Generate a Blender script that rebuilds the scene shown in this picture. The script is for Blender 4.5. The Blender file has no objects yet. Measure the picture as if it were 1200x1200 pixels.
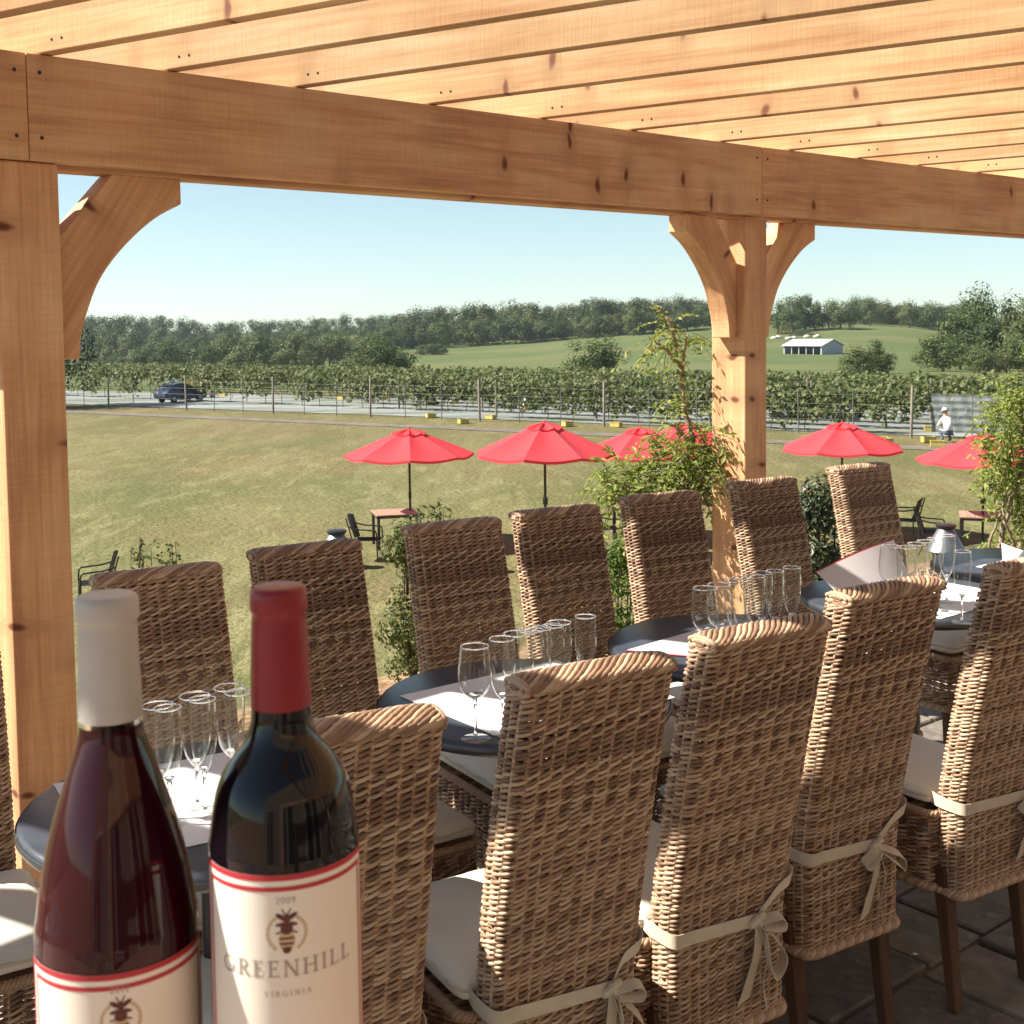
import bpy, bmesh, math, random
import numpy as np
from mathutils import Vector, Matrix, noise, Euler

random.seed(7); rng = np.random.default_rng(7)
S = bpy.context.scene
COL = S.collection
R = math.radians

# ------------------------------------------------------------------ helpers
def link(o, parent=None):
    COL.objects.link(o)
    if parent is not None: o.parent = parent
    return o
def mesh_np(name, V, Fq, mat=None, smooth=False):
    """V (n,3) array, Fq (m,k) array of polygons with k corners (or list of arrays)."""
    me = bpy.data.meshes.new(name)
    V = np.asarray(V, np.float32)
    if not isinstance(Fq, list): Fq = [Fq]
    Fq = [np.asarray(f, np.int32) for f in Fq if len(f)]
    nl = sum(f.size for f in Fq); npoly = sum(len(f) for f in Fq)
    me.vertices.add(len(V)); me.vertices.foreach_set('co', V.ravel())
    me.loops.add(nl); me.loops.foreach_set('vertex_index', np.concatenate([f.ravel() for f in Fq]))
    me.polygons.add(npoly)
    tot = np.concatenate([np.full(len(f), f.shape[1], np.int32) for f in Fq])
    st = np.concatenate([[0], np.cumsum(tot)[:-1]]).astype(np.int32)
    me.polygons.foreach_set('loop_start', st)
    me.polygons.foreach_set('use_smooth', np.full(npoly, smooth))
    me.update(calc_edges=True); me.validate()
    if mat:
        for m in (mat if isinstance(mat, (list, tuple)) else [mat]): me.materials.append(m)
    return me
def obj(name, me, parent=None, loc=None, rot=None, M=None):
    o = bpy.data.objects.new(name, me); link(o, parent)
    if M is not None: o.matrix_local = M
    if loc is not None: o.location = loc
    if rot is not None: o.rotation_euler = rot
    return o
def bm_mesh(name, bm, mat=None, smooth=False, auto=None):
    me = bpy.data.meshes.new(name); bm.normal_update(); bm.to_mesh(me); bm.free()
    for p in me.polygons: p.use_smooth = smooth
    if mat:
        for m in (mat if isinstance(mat, (list, tuple)) else [mat]): me.materials.append(m)
    if auto and smooth:
        try: me.set_sharp_from_angle(angle=R(auto))
        except Exception: pass
    return me
def tag(o, label=None, cat=None, group=None, kind=None):
    if label: o['label'] = label
    if cat: o['category'] = cat
    if group: o['group'] = group
    if kind: o['kind'] = kind
    return o
def empty(name, label, cat, loc=(0,0,0), rz=0, group=None):
    o = bpy.data.objects.new(name, None); o.empty_display_size = .1
    COL.objects.link(o); o.location = loc; o.rotation_euler = (0,0,rz)
    return tag(o, label, cat, group)
def copy_tree(o, parent=None):
    c = o.copy(); COL.objects.link(c)
    if parent is not None: c.parent = parent
    for ch in list(o.children): copy_tree(ch, c)
    return c
def box(bm, lo, hi, bev=0, seg=2, mat=0, M=None):
    r = bmesh.ops.create_cube(bm, size=1.0)
    vs = r['verts']
    for v in vs:
        v.co = Vector([(lo[i]+hi[i])/2 + v.co[i]*(hi[i]-lo[i]) for i in range(3)])
    fs = list({f for v in vs for f in v.link_faces})
    for f in fs: f.material_index = mat
    if bev:
        es = list({e for v in vs for e in v.link_edges})
        r2 = bmesh.ops.bevel(bm, geom=es, offset=bev, segments=seg, affect='EDGES', profile=.5)
        vs = list({v for f in r2['faces'] for v in f.verts} | {v for v in vs if v.is_valid})
        for f in {f for v in vs for f in v.link_faces}: f.material_index = mat
    if M is not None:
        for v in vs: v.co = M @ v.co
    return vs
def lathe(bm, prof, n=32, mat=0, center=(0,0,0), caps=True):
    """prof: list of (r, z)."""
    rings = []
    for r_, z in prof:
        if r_ < 1e-6: rings.append([bm.verts.new((center[0], center[1], center[2]+z))])
        else: rings.append([bm.verts.new((center[0]+r_*math.cos(2*math.pi*k/n), center[1]+r_*math.sin(2*math.pi*k/n), center[2]+z)) for k in range(n)])
    for a, b in zip(rings[:-1], rings[1:]):
        for k in range(n):
            k2 = (k+1) % n
            if len(a) == 1 and len(b) == 1: continue
            if len(a) == 1: f = bm.faces.new((a[0], b[k2], b[k]))
            elif len(b) == 1: f = bm.faces.new((a[k], a[k2], b[0]))
            else: f = bm.faces.new((a[k], a[k2], b[k2], b[k]))
            f.material_index = mat
    return rings
def prism(bm, poly, y0, y1, mat=0, axis='y'):
    """poly: list of (a,b); extruded from y0 to y1 along axis."""
    def P(a, b, t):
        return (a, t, b) if axis == 'y' else ((t, a, b) if axis == 'x' else (a, b, t))
    A = [bm.verts.new(P(a, b, y0)) for a, b in poly]; B = [bm.verts.new(P(a, b, y1)) for a, b in poly]
    n = len(poly)
    fs = [bm.faces.new(A), bm.faces.new(B[::-1])]
    for k in range(n): fs.append(bm.faces.new((A[k], B[k], B[(k+1) % n], A[(k+1) % n])))
    for f in fs: f.material_index = mat
    bmesh.ops.recalc_face_normals(bm, faces=fs)
    return A + B
def tubes_np(paths, rad, sides=6, closed=False, flat=1.0):
    """paths list of (n,3) arrays; rad float/list/array per path. Returns V, quads."""
    Vs, Fs, off = [], [], 0
    for i, P in enumerate(paths):
        P = np.asarray(P, float); n = len(P)
        r_ = rad[i] if isinstance(rad, (list, tuple)) else rad
        r_ = np.broadcast_to(np.asarray(r_, float), (n,))
        if closed: T = np.roll(P, -1, 0) - np.roll(P, 1, 0)
        else: T = np.gradient(P, axis=0)
        T /= np.linalg.norm(T, axis=1, keepdims=True) + 1e-12
        up = np.array([0, 0, 1.]) if abs(T[:, 2]).mean() < .8 else np.array([1., 0, 0])
        N = np.cross(T, up); N /= np.linalg.norm(N, axis=1, keepdims=True) + 1e-12
        B = np.cross(N, T)
        a = np.arange(sides)*2*np.pi/sides
        V = P[:, None, :] + r_[:, None, None]*(np.cos(a)[None, :, None]*N[:, None, :]*flat + np.sin(a)[None, :, None]*B[:, None, :])
        Vs.append(V.reshape(-1, 3))
        I = np.arange(n if closed else n-1)[:, None]; J = np.arange(sides)[None, :]
        I2 = (I+1) % n; J2 = (J+1) % sides
        Fs.append((np.stack([I*sides+J, I2*sides+J, I2*sides+J2, I*sides+J2], -1).reshape(-1, 4)) + off)
        if not closed and sides == 4 or (not closed and sides == 6):
            pass
        off += n*sides
    return np.concatenate(Vs), np.concatenate(Fs)

# ------------------------------------------------------------------ materials
def mat(name):
    m = bpy.data.materials.new(name); m.use_nodes = True
    nt = m.node_tree; b = nt.nodes['Principled BSDF']
    return m, nt, b
def simple(name, col, rough=.6, metal=0, spec=.5, var=0, vscale=8, bump=0, bscale=60, coat=0):
    m, nt, b = mat(name); N = nt.nodes; L = nt.links
    b.inputs['Base Color'].default_value = (*col, 1); b.inputs['Roughness'].default_value = rough
    b.inputs['Metallic'].default_value = metal; b.inputs['Specular IOR Level'].default_value = spec
    if coat: b.inputs['Coat Weight'].default_value = coat
    if var or bump:
        tc = N.new('ShaderNodeTexCoord')
    if var:
        nz = N.new('ShaderNodeTexNoise'); nz.inputs['Scale'].default_value = vscale; nz.inputs['Detail'].default_value = 5
        L.new(tc.outputs['Object'], nz.inputs['Vector'])
        mp = N.new('ShaderNodeMapRange'); mp.inputs['From Min'].default_value = .3; mp.inputs['From Max'].default_value = .7
        mp.inputs['To Min'].default_value = 1-var; mp.inputs['To Max'].default_value = 1+var
        L.new(nz.outputs['Fac'], mp.inputs['Value'])
        mx = N.new('ShaderNodeMix'); mx.data_type = 'RGBA'; mx.blend_type = 'MULTIPLY'; mx.inputs['Factor'].default_value = 1
        mx.inputs['A'].default_value = (*col, 1); L.new(mp.outputs['Result'], mx.inputs['B']); L.new(mx.outputs['Result'], b.inputs['Base Color'])
    if bump:
        nb = N.new('ShaderNodeTexNoise'); nb.inputs['Scale'].default_value = bscale; nb.inputs['Detail'].default_value = 4
        L.new(tc.outputs['Object'], nb.inputs['Vector'])
        bp = N.new('ShaderNodeBump'); bp.inputs['Strength'].default_value = bump; bp.inputs['Distance'].default_value = .01
        L.new(nb.outputs['Fac'], bp.inputs['Height']); L.new(bp.outputs['Normal'], b.inputs['Normal'])
    return m
def ramp(nt, stops, fac):
    r = nt.nodes.new('ShaderNodeValToRGB'); e = r.color_ramp.elements
    e[0].position, e[0].color = stops[0][0], (*stops[0][1], 1); e[1].position, e[1].color = stops[-1][0], (*stops[-1][1], 1)
    for p, c in stops[1:-1]:
        x = e.new(p); x.color = (*c, 1)
    nt.links.new(fac, r.inputs['Fac']); return r

def wood_mat(name, c0, c1, c2, knotcol, knots=True, rough=.65, saw=True):
    """Grain runs along local X."""
    m, nt, b = mat(name); N = nt.nodes; L = nt.links
    tc = N.new('ShaderNodeTexCoord'); oi = N.new('ShaderNodeObjectInfo')
    sh = N.new('ShaderNodeVectorMath'); sh.operation = 'MULTIPLY_ADD'
    rv = N.new('ShaderNodeCombineXYZ')
    for k in 'XYZ': L.new(oi.outputs['Random'], rv.inputs[k])
    L.new(rv.outputs[0], sh.inputs[0]); sh.inputs[1].default_value = (13.7, 5.3, 9.1); L.new(tc.outputs['Object'], sh.inputs[2])
    mp = N.new('ShaderNodeMapping'); mp.inputs['Scale'].default_value = (1.2, 14, 14); L.new(sh.outputs[0], mp.inputs['Vector'])
    g = N.new('ShaderNodeTexNoise'); g.inputs['Scale'].default_value = 1.6; g.inputs['Detail'].default_value = 7; g.inputs['Distortion'].default_value = .5
    L.new(mp.outputs[0], g.inputs['Vector'])
    mp2 = N.new('ShaderNodeMapping'); mp2.inputs['Scale'].default_value = (1.1, 3.2, 3.2); L.new(sh.outputs[0], mp2.inputs['Vector'])
    big = N.new('ShaderNodeTexNoise'); big.inputs['Scale'].default_value = 1.4; big.inputs['Detail'].default_value = 4
    L.new(mp2.outputs[0], big.inputs['Vector'])
    ad = N.new('ShaderNodeMath'); ad.operation = 'MULTIPLY_ADD'; L.new(g.outputs['Fac'], ad.inputs[0]); ad.inputs[1].default_value = .45
    ad2 = N.new('ShaderNodeMath'); ad2.operation = 'MULTIPLY'; L.new(big.outputs['Fac'], ad2.inputs[0]); ad2.inputs[1].default_value = .55
    L.new(ad2.outputs[0], ad.inputs[2])
    mpf = N.new('ShaderNodeMapping'); mpf.inputs['Scale'].default_value = (2.2, 75, 75); L.new(sh.outputs[0], mpf.inputs['Vector'])
    fg = N.new('ShaderNodeTexNoise'); fg.inputs['Scale'].default_value = 1.3; fg.inputs['Detail'].default_value = 5; fg.inputs['Distortion'].default_value = .25; L.new(mpf.outputs[0], fg.inputs['Vector'])
    ad3 = N.new('ShaderNodeMath'); ad3.operation = 'MULTIPLY_ADD'; L.new(fg.outputs['Fac'], ad3.inputs[0]); ad3.inputs[1].default_value = .34
    sb3 = N.new('ShaderNodeMath'); sb3.operation = 'SUBTRACT'; L.new(ad.outputs[0], sb3.inputs[0]); sb3.inputs[1].default_value = .17; L.new(sb3.outputs[0], ad3.inputs[2])
    rp = ramp(nt, [(.32, c0), (.5, c1), (.68, c2)], ad3.outputs[0])
    out = rp.outputs['Color']
    if knots:
        sxyz = N.new('ShaderNodeSeparateXYZ'); L.new(sh.outputs[0], sxyz.inputs[0])
        sy_z = N.new('ShaderNodeMath'); sy_z.operation = 'ADD'; L.new(sxyz.outputs['Y'], sy_z.inputs[0]); L.new(sxyz.outputs['Z'], sy_z.inputs[1])
        cmb = N.new('ShaderNodeCombineXYZ'); L.new(sxyz.outputs['X'], cmb.inputs['X']); L.new(sy_z.outputs[0], cmb.inputs['Y'])
        mk = N.new('ShaderNodeMapping'); mk.inputs['Scale'].default_value = (6.2, 2.5, 1); L.new(cmb.outputs[0], mk.inputs['Vector'])
        # warp
        nzw = N.new('ShaderNodeTexNoise'); nzw.inputs['Scale'].default_value = 5; L.new(sh.outputs[0], nzw.inputs['Vector'])
        wv = N.new('ShaderNodeVectorMath'); wv.operation = 'MULTIPLY_ADD'; L.new(nzw.outputs['Color'], wv.inputs[0]); wv.inputs[1].default_value = (.45, .3, 0); L.new(mk.outputs[0], wv.inputs[2])
        vo = N.new('ShaderNodeTexVoronoi'); vo.voronoi_dimensions = '2D'; vo.inputs['Scale'].default_value = 1.0; L.new(wv.outputs[0], vo.inputs['Vector'])
        sep = N.new('ShaderNodeSeparateColor'); L.new(vo.outputs['Color'], sep.inputs[0])
        # core
        for (lo_, hi_, str_, thr) in ((.44, .05, .55, .52), (.105, .03, .93, .60)):
            mr = N.new('ShaderNodeMapRange'); mr.inputs['From Min'].default_value = lo_; mr.inputs['From Max'].default_value = hi_
            mr.interpolation_type = 'SMOOTHSTEP'
            L.new(vo.outputs['Distance'], mr.inputs['Value'])
            gt = N.new('ShaderNodeMath'); gt.operation = 'GREATER_THAN'; L.new(sep.outputs[0], gt.inputs[0]); gt.inputs[1].default_value = thr
            mu = N.new('ShaderNodeMath'); mu.operation = 'MULTIPLY'; L.new(mr.outputs[0], mu.inputs[0]); L.new(gt.outputs[0], mu.inputs[1])
            mu2 = N.new('ShaderNodeMath'); mu2.operation = 'MULTIPLY'; L.new(mu.outputs[0], mu2.inputs[0]); mu2.inputs[1].default_value = str_
            mx = N.new('ShaderNodeMix'); mx.data_type = 'RGBA'; L.new(mu2.outputs[0], mx.inputs['Factor']); L.new(out, mx.inputs['A'])
            mx.inputs['B'].default_value = (*(knotcol if lo_ < .3 else tuple(c*.62 + k*.35 for c, k in zip(c1, knotcol))), 1)
            out = mx.outputs['Result']
    # small dark flecks of rough-sawn timber, across the grain
    mp3 = N.new('ShaderNodeMapping'); mp3.inputs['Scale'].default_value = (160, 9, 9); L.new(sh.outputs[0], mp3.inputs['Vector'])
    sw = N.new('ShaderNodeTexNoise'); sw.inputs['Scale'].default_value = 1; sw.inputs['Detail'].default_value = 2; L.new(mp3.outputs[0], sw.inputs['Vector'])
    ms = N.new('ShaderNodeMapRange'); ms.inputs['From Min'].default_value = .35; ms.inputs['From Max'].default_value = .65; ms.inputs['To Min'].default_value = .95; ms.inputs['To Max'].default_value = 1.03
    L.new(sw.outputs['Fac'], ms.inputs['Value'])
    ob = N.new('ShaderNodeMapRange'); ob.inputs['To Min'].default_value = .85; ob.inputs['To Max'].default_value = 1.1; L.new(oi.outputs['Random'], ob.inputs['Value'])
    mm = N.new('ShaderNodeMath'); mm.operation = 'MULTIPLY'; L.new(ms.outputs[0], mm.inputs[0]); L.new(ob.outputs[0], mm.inputs[1])
    mx = N.new('ShaderNodeMix'); mx.data_type = 'RGBA'; mx.blend_type = 'MULTIPLY'; mx.inputs['Factor'].default_value = 1
    L.new(out, mx.inputs['A']); L.new(mm.outputs[0], mx.inputs['B'])
    L.new(mx.outputs['Result'], b.inputs['Base Color'])
    b.inputs['Roughness'].default_value = rough; b.inputs['Specular IOR Level'].default_value = .3
    bp = N.new('ShaderNodeBump'); bp.inputs['Strength'].default_value = .22; bp.inputs['Distance'].default_value = .003
    ba = N.new('ShaderNodeMath'); ba.operation = 'ADD'; L.new(sw.outputs['Fac'], ba.inputs[0]); L.new(g.outputs['Fac'], ba.inputs[1])
    L.new(ba.outputs[0], bp.inputs['Height']); L.new(bp.outputs['Normal'], b.inputs['Normal'])
    return m
def island_mat(name, stops, rough=.6, spec=.3, nscale=30, namt=.25, transl=0, stretch=(1,1,1), objvar=0.0):
    """colour varies per loose island (strand, leaf) and with a fine noise"""
    m, nt, b = mat(name); N = nt.nodes; L = nt.links
    ge = N.new('ShaderNodeNewGeometry'); tc = N.new('ShaderNodeTexCoord')
    mp = N.new('ShaderNodeMapping'); mp.inputs['Scale'].default_value = stretch; L.new(tc.outputs['Object'], mp.inputs['Vector'])
    nz = N.new('ShaderNodeTexNoise'); nz.inputs['Scale'].default_value = nscale; nz.inputs['Detail'].default_value = 3; L.new(mp.outputs[0], nz.inputs['Vector'])
    ma = N.new('ShaderNodeMath'); ma.operation = 'MULTIPLY_ADD'; L.new(nz.outputs['Fac'], ma.inputs[0]); ma.inputs[1].default_value = namt*2
    sb = N.new('ShaderNodeMath'); sb.operation = 'SUBTRACT'; L.new(ge.outputs['Random Per Island'], sb.inputs[0]); sb.inputs[1].default_value = namt
    L.new(sb.outputs[0], ma.inputs[2])
    src = ma.outputs[0]
    if objvar:
        oi = N.new('ShaderNodeObjectInfo')
        m2 = N.new('ShaderNodeMath'); m2.operation = 'MULTIPLY_ADD'; L.new(oi.outputs['Random'], m2.inputs[0]); m2.inputs[1].default_value = 2*objvar
        m3 = N.new('ShaderNodeMath'); m3.operation = 'SUBTRACT'; L.new(src, m3.inputs[0]); m3.inputs[1].default_value = objvar
        L.new(m3.outputs[0], m2.inputs[2]); src = m2.outputs[0]
    rp = ramp(nt, stops, src)
    L.new(rp.outputs['Color'], b.inputs['Base Color'])
    b.inputs['Roughness'].default_value = rough; b.inputs['Specular IOR Level'].default_value = spec
    if transl:
        tr = N.new('ShaderNodeBsdfTranslucent'); L.new(rp.outputs['Color'], tr.inputs['Color'])
        mx = N.new('ShaderNodeMixShader'); mx.inputs[0].default_value = transl
        L.new(b.outputs[0], mx.inputs[1]); L.new(tr.outputs[0], mx.inputs[2]); L.new(mx.outputs[0], N['Material Output'].inputs['Surface'])
    return m

M_CEDAR = wood_mat('cedar', (.47,.225,.115), (.66,.375,.195), (.76,.50,.29), (.13,.035,.02))
M_RAFT = wood_mat('pine_rafter', (.46,.235,.105), (.60,.37,.19), (.69,.48,.285), (.18,.06,.03))
M_LEG = wood_mat('leg_wood', (.075,.035,.02), (.11,.055,.032), (.15,.08,.045), (.05,.02,.01), knots=False)
M_TOPWOOD = wood_mat('weathered_table_wood', (.28,.17,.12), (.36,.23,.17), (.42,.29,.22), (.1,.05,.03), knots=False)
M_WICK = island_mat('wicker', [(0, (.16,.092,.058)), (.3, (.30,.185,.118)), (.62, (.43,.29,.19)), (1, (.57,.42,.29))], rough=.5, spec=.35, nscale=55, namt=.25, objvar=.10)
M_STAKE = simple('wicker_stake', (.12,.06,.035), .7)
M_CUSH = simple('cushion_cloth', (.74,.70,.61), .9, spec=.15, var=.05, vscale=9, bump=.25, bscale=420)
M_TIE = simple('tie_cloth', (.60,.52,.41), .9, spec=.15, var=.08, vscale=30, bump=.2, bscale=500)
M_TOP = simple('slate_tabletop', (.042,.048,.064), .36, spec=.5, var=.25, vscale=12, bump=.05, bscale=120)
M_RIM = simple('table_rim', (.10,.10,.11), .3, metal=.7)  # lighter metallic band round the tabletop edge
M_BLACK = simple('black_metal', (.018,.017,.02), .38, spec=.5, var=.2, vscale=20)
M_STEEL = simple('dull_steel', (.30,.31,.33), .38, metal=.85, var=.15, vscale=8)
M_DARKWK = island_mat('dark_wicker', [(0, (.02,.014,.013)), (1, (.05,.035,.03))], rough=.45, nscale=60)
M_PAPER = simple('paper', (.78,.77,.78), .8, spec=.2, var=.03, vscale=20)
M_MENU = simple('menu_card', (.62,.58,.60), .55, spec=.3, var=.03, vscale=12)
M_MENURED = simple('menu_red', (.34,.02,.04), .5)
M_RED = None
M_STONE = None

def glass_thin():
    m, nt, b = mat('drinking_glass'); N = nt.nodes; L = nt.links
    N.remove(b)
    tr = N.new('ShaderNodeBsdfTransparent'); tr.inputs['Color'].default_value = (.985,.99,.985,1)
    gl = N.new('ShaderNodeBsdfGlossy'); gl.inputs['Roughness'].default_value = .02
    fr = N.new('ShaderNodeLayerWeight'); fr.inputs['Blend'].default_value = .5
    pw = N.new('ShaderNodeMath'); pw.operation = 'POWER'; L.new(fr.outputs['Facing'], pw.inputs[0]); pw.inputs[1].default_value = 3.4
    mu = N.new('ShaderNodeMath'); mu.operation = 'MULTIPLY_ADD'; L.new(pw.outputs[0], mu.inputs[0]); mu.inputs[1].default_value = .8; mu.inputs[2].default_value = .03
    mx = N.new('ShaderNodeMixShader'); L.new(mu.outputs[0], mx.inputs[0]); L.new(tr.outputs[0], mx.inputs[1]); L.new(gl.outputs[0], mx.inputs[2])
    L.new(mx.outputs[0], N['Material Output'].inputs['Surface'])
    return m
M_GLASS = glass_thin()
def glass_solid(name, col, rough=0.0, ior=1.5, spec=.5):
    m, nt, b = mat(name)
    b.inputs['Base Color'].default_value = (*col, 1); b.inputs['Transmission Weight'].default_value = 1; b.inputs['Specular IOR Level'].default_value = spec; b.inputs['Roughness'].default_value = rough; b.inputs['IOR'].default_value = ior
    return m
M_STEM = glass_solid('glass_stem', (.97,.98,.97))
M_BOTG = glass_solid('bottle_glass_pale', (.80,.78,.55), .01)
M_WINE = glass_solid('red_wine', (.030,.001,.003), .0, 1.36, .22)
M_BOTD = simple('bottle_glass_dark', (.005,.003,.005), .05, spec=.42, coat=.0)
M_BOTR = simple('burgundy_bottle', (.026,.0018,.006), .05, spec=.40)
M_CAPW = simple('capsule_grey', (.46,.44,.41), .42, spec=.4, var=.05, vscale=60, bump=.12, bscale=90)
M_CAPR = simple('capsule_red', (.22,.010,.018), .36, spec=.45, var=.08, vscale=70, bump=.12, bscale=90)
M_LAB = simple('label_paper', (.76,.73,.66), .7, spec=.2)
M_LABRED = simple('label_red', (.42,.022,.035), .55)
M_INK = simple('label_ink', (.33,.28,.25), .7)
M_BEE = simple('label_bee_dark', (.10,.03,.02), .7)
M_GOLD = simple('label_tan', (.52,.40,.25), .6)

# ------------------------------------------------------------------ camera
FPX, PPY, HOR, CH = 1456.0, 480.0, 385.0, 1.63
pitch = math.atan((PPY-HOR)/FPX); roll = R(.7)
cF = Vector((0, math.cos(pitch), -math.sin(pitch))); u0 = Vector((0, math.sin(pitch), math.cos(pitch))); r0 = Vector((1, 0, 0))
cR = math.cos(roll)*r0 - math.sin(roll)*u0; cU = math.cos(roll)*u0 + math.sin(roll)*r0
CAM = Vector((0, 0, CH))
def ray(u, v): return (u-600)/FPX*cR + (PPY-v)/FPX*cU + cF
def atz(u, v, z):
    d = ray(u, v); return CAM + d*((z-CH)/d.z)
def aty(u, v, y):
    d = ray(u, v); return CAM + d*(y/d.y)
cd = bpy.data.cameras.new('camera'); cam = bpy.data.objects.new('camera', cd); COL.objects.link(cam)
cam.matrix_world = Matrix(((cR.x, cU.x, -cF.x, CAM.x), (cR.y, cU.y, -cF.y, CAM.y), (cR.z, cU.z, -cF.z, CAM.z), (0, 0, 0, 1)))
cd.sensor_width = 36; cd.lens = 36*FPX/1200; cd.shift_y = -(600-PPY)/1200; cd.clip_start = .02; cd.clip_end = 6000
cd.dof.use_dof = True; cd.dof.focus_distance = 3.4; cd.dof.aperture_fstop = 24
S.camera = cam

# ------------------------------------------------------------------ light
SUN_AZ, SUN_EL = R(-89), R(45)                     # azimuth from +Y towards +X
sdir = Vector((math.sin(SUN_AZ)*math.cos(SUN_EL), math.cos(SUN_AZ)*math.cos(SUN_EL), math.sin(SUN_EL)))
sl = bpy.data.lights.new('sun', 'SUN'); sl.energy = 5.0; sl.angle = R(.53); sl.color = (1, .93, .80)
so = bpy.data.objects.new('sun', sl); COL.objects.link(so); so.rotation_euler = sdir.to_track_quat('Z', 'Y').to_euler(); so.location = sdir*50
w = bpy.data.worlds.new('World'); S.world = w; w.use_nodes = True
wn = w.node_tree.nodes; wl = w.node_tree.links
sky = wn.new('ShaderNodeTexSky'); sky.sky_type = 'NISHITA'; sky.sun_disc = False; sky.sun_elevation = SUN_EL; sky.sun_rotation = SUN_AZ
sky.air_density = .8; sky.dust_density = .05; sky.ozone_density = 1.6; sky.altitude = 100
hs = wn.new('ShaderNodeHueSaturation'); hs.inputs['Saturation'].default_value = .72; wl.new(sky.outputs[0], hs.inputs['Color'])
tn = wn.new('ShaderNodeMix'); tn.data_type = 'RGBA'; tn.blend_type = 'MULTIPLY'; tn.inputs['Factor'].default_value = 1; tn.inputs['B'].default_value = (.95, 1.06, 1.0, 1)
wl.new(hs.outputs[0], tn.inputs['A']); wl.new(tn.outputs['Result'], wn['Background'].inputs['Color']); wn['Background'].inputs['Strength'].default_value = .054
vs = S.view_settings; vs.view_transform = 'Standard'; vs.look = 'None'; vs.gamma = 1; vs.use_curve_mapping = False; vs.exposure = 1.4
S.display_settings.display_device = 'sRGB'
S.cycles.max_bounces = 10; S.cycles.transparent_max_bounces = 24; S.cycles.transmission_bounces = 10
S.cycles.sample_clamp_indirect = 6; S.cycles.use_denoising = True

# ------------------------------------------------------------------ key places of the pergola
B1 = Vector((math.sin(R(50.74)), math.cos(R(50.74)), 0)); B2 = Vector((math.sin(R(52.5)), math.cos(R(52.5)), 0)); B0 = Vector((math.sin(R(46)), math.cos(R(46)), 0))
def nrm(b): return Vector((b.y, -b.x, 0))          # towards the camera side
P1 = Vector((-1.334, 3.5, 0)); P2 = Vector((1.108, 5.496, 0)); P3 = P2 + B2*3.15
ZB, HB = 2.114, .295
FLOOR = -.13          # level of the terrace paving
def qdist(x, y):
    """distance beyond the outer beam line (positive = out on the garden side)"""
    p = Vector((x, y, 0))
    return max(-(p-P1).dot(nrm(B1)), -(p-P2).dot(nrm(B2)))

# ------------------------------------------------------------------ terrain
LAWN = -2.95
EU = [(-400, 436), (80, 434), (300, 428), (470, 408), (560, 405), (640, 400), (700, 395), (760, 390), (830, 385), (905, 388), (950, 386), (985, 384), (1050, 384), (1130, 394), (1200, 400), (1600, 410)]
def lerp_tab(t, x):
    if x <= t[0][0]: return t[0][1]
    for (a, b), (c, d) in zip(t[:-1], t[1:]):
        if x <= c: return b + (d-b)*(x-a)/(c-a)
    return t[-1][1]
def sm(t): t = min(1, max(0, t)); return t*t*(3-2*t)
def hv(u): return HOR + .0122*(600-u)
def zfar(x, y):
    d = max(y, 1.); u = 600 + FPX*x/d; u = min(1500, max(-300, u))
    if d <= 108: return LAWN
    t = min(1, (d-108)/242.); v = 446 + (lerp_tab(EU, u)-446)*t**1.15
    dd = min(d, 350.)
    z = CH - (v-hv(u)-0)/FPX*dd
    z0 = CH - (446-hv(u))/FPX*108
    z += (LAWN-z0)*(1-t)
    if d > 350: z += (min(d, 700)-350)*.022
    return z
def terrain(x, y):
    q = qdist(x, y)
    if y < 60 and q < 14:
        if q < .9: return FLOOR-.10
        if q < 1.45: return FLOOR-.03 - .05*(q-.9)/.55
        return FLOOR-.08 + (LAWN+.08-FLOOR)*sm((q-1.45)/6.6)
    return zfar(x, y) + (.35*noise.noise(Vector((x*.02, y*.02, 0)))*sm((y-130)/100) if y > 130 else 0)
def axis_list(lo, hi, f0, near, growth):
    a = [0.0]; st = f0
    while a[-1] < hi:
        a.append(a[-1]+st)
        if a[-1] > near: st *= growth
    b = [0.0]; st = f0
    while b[-1] > lo:
        b.append(b[-1]-st)
        if -b[-1] > near: st *= growth
    return sorted(set(a+b))
xs = axis_list(-900, 900, .45, 9, 1.09); ys = axis_list(-120, 1800, .45, 19, 1.05)
V = np.array([(x, y, terrain(x, y)) for y in ys for x in xs]); nx, ny = len(xs), len(ys)
I, J = np.meshgrid(np.arange(ny-1), np.arange(nx-1), indexing='ij'); k = (I*nx+J).ravel()
Fq = np.stack([k, k+1, k+nx+1, k+nx], -1)

m, nt, b = mat('ground_grass'); N = nt.nodes; L = nt.links
tc = N.new('ShaderNodeTexCoord')
def nz(scale, det=5, st=(1, 1, 1), rot=0, dist=0):
    mp = N.new('ShaderNodeMapping'); mp.inputs['Scale'].default_value = st; mp.inputs['Rotation'].default_value = (0, 0, rot); L.new(tc.outputs['Object'], mp.inputs['Vector'])
    n_ = N.new('ShaderNodeTexNoise'); n_.inputs['Scale'].default_value = scale; n_.inputs['Detail'].default_value = det; n_.inputs['Distortion'].default_value = dist; L.new(mp.outputs[0], n_.inputs['Vector']); return n_.outputs['Fac']
def mixc(f, a, b_, typ='MIX'):
    mx = N.new('ShaderNodeMix'); mx.data_type = 'RGBA'; mx.blend_type = typ
    if isinstance(f, float): mx.inputs['Factor'].default_value = f
    else: L.new(f, mx.inputs['Factor'])
    for k_, c_ in (('A', a), ('B', b_)):
        if isinstance(c_, tuple): mx.inputs[k_].default_value = (*c_, 1)
        else: L.new(c_, mx.inputs[k_])
    return mx.outputs['Result']
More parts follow.
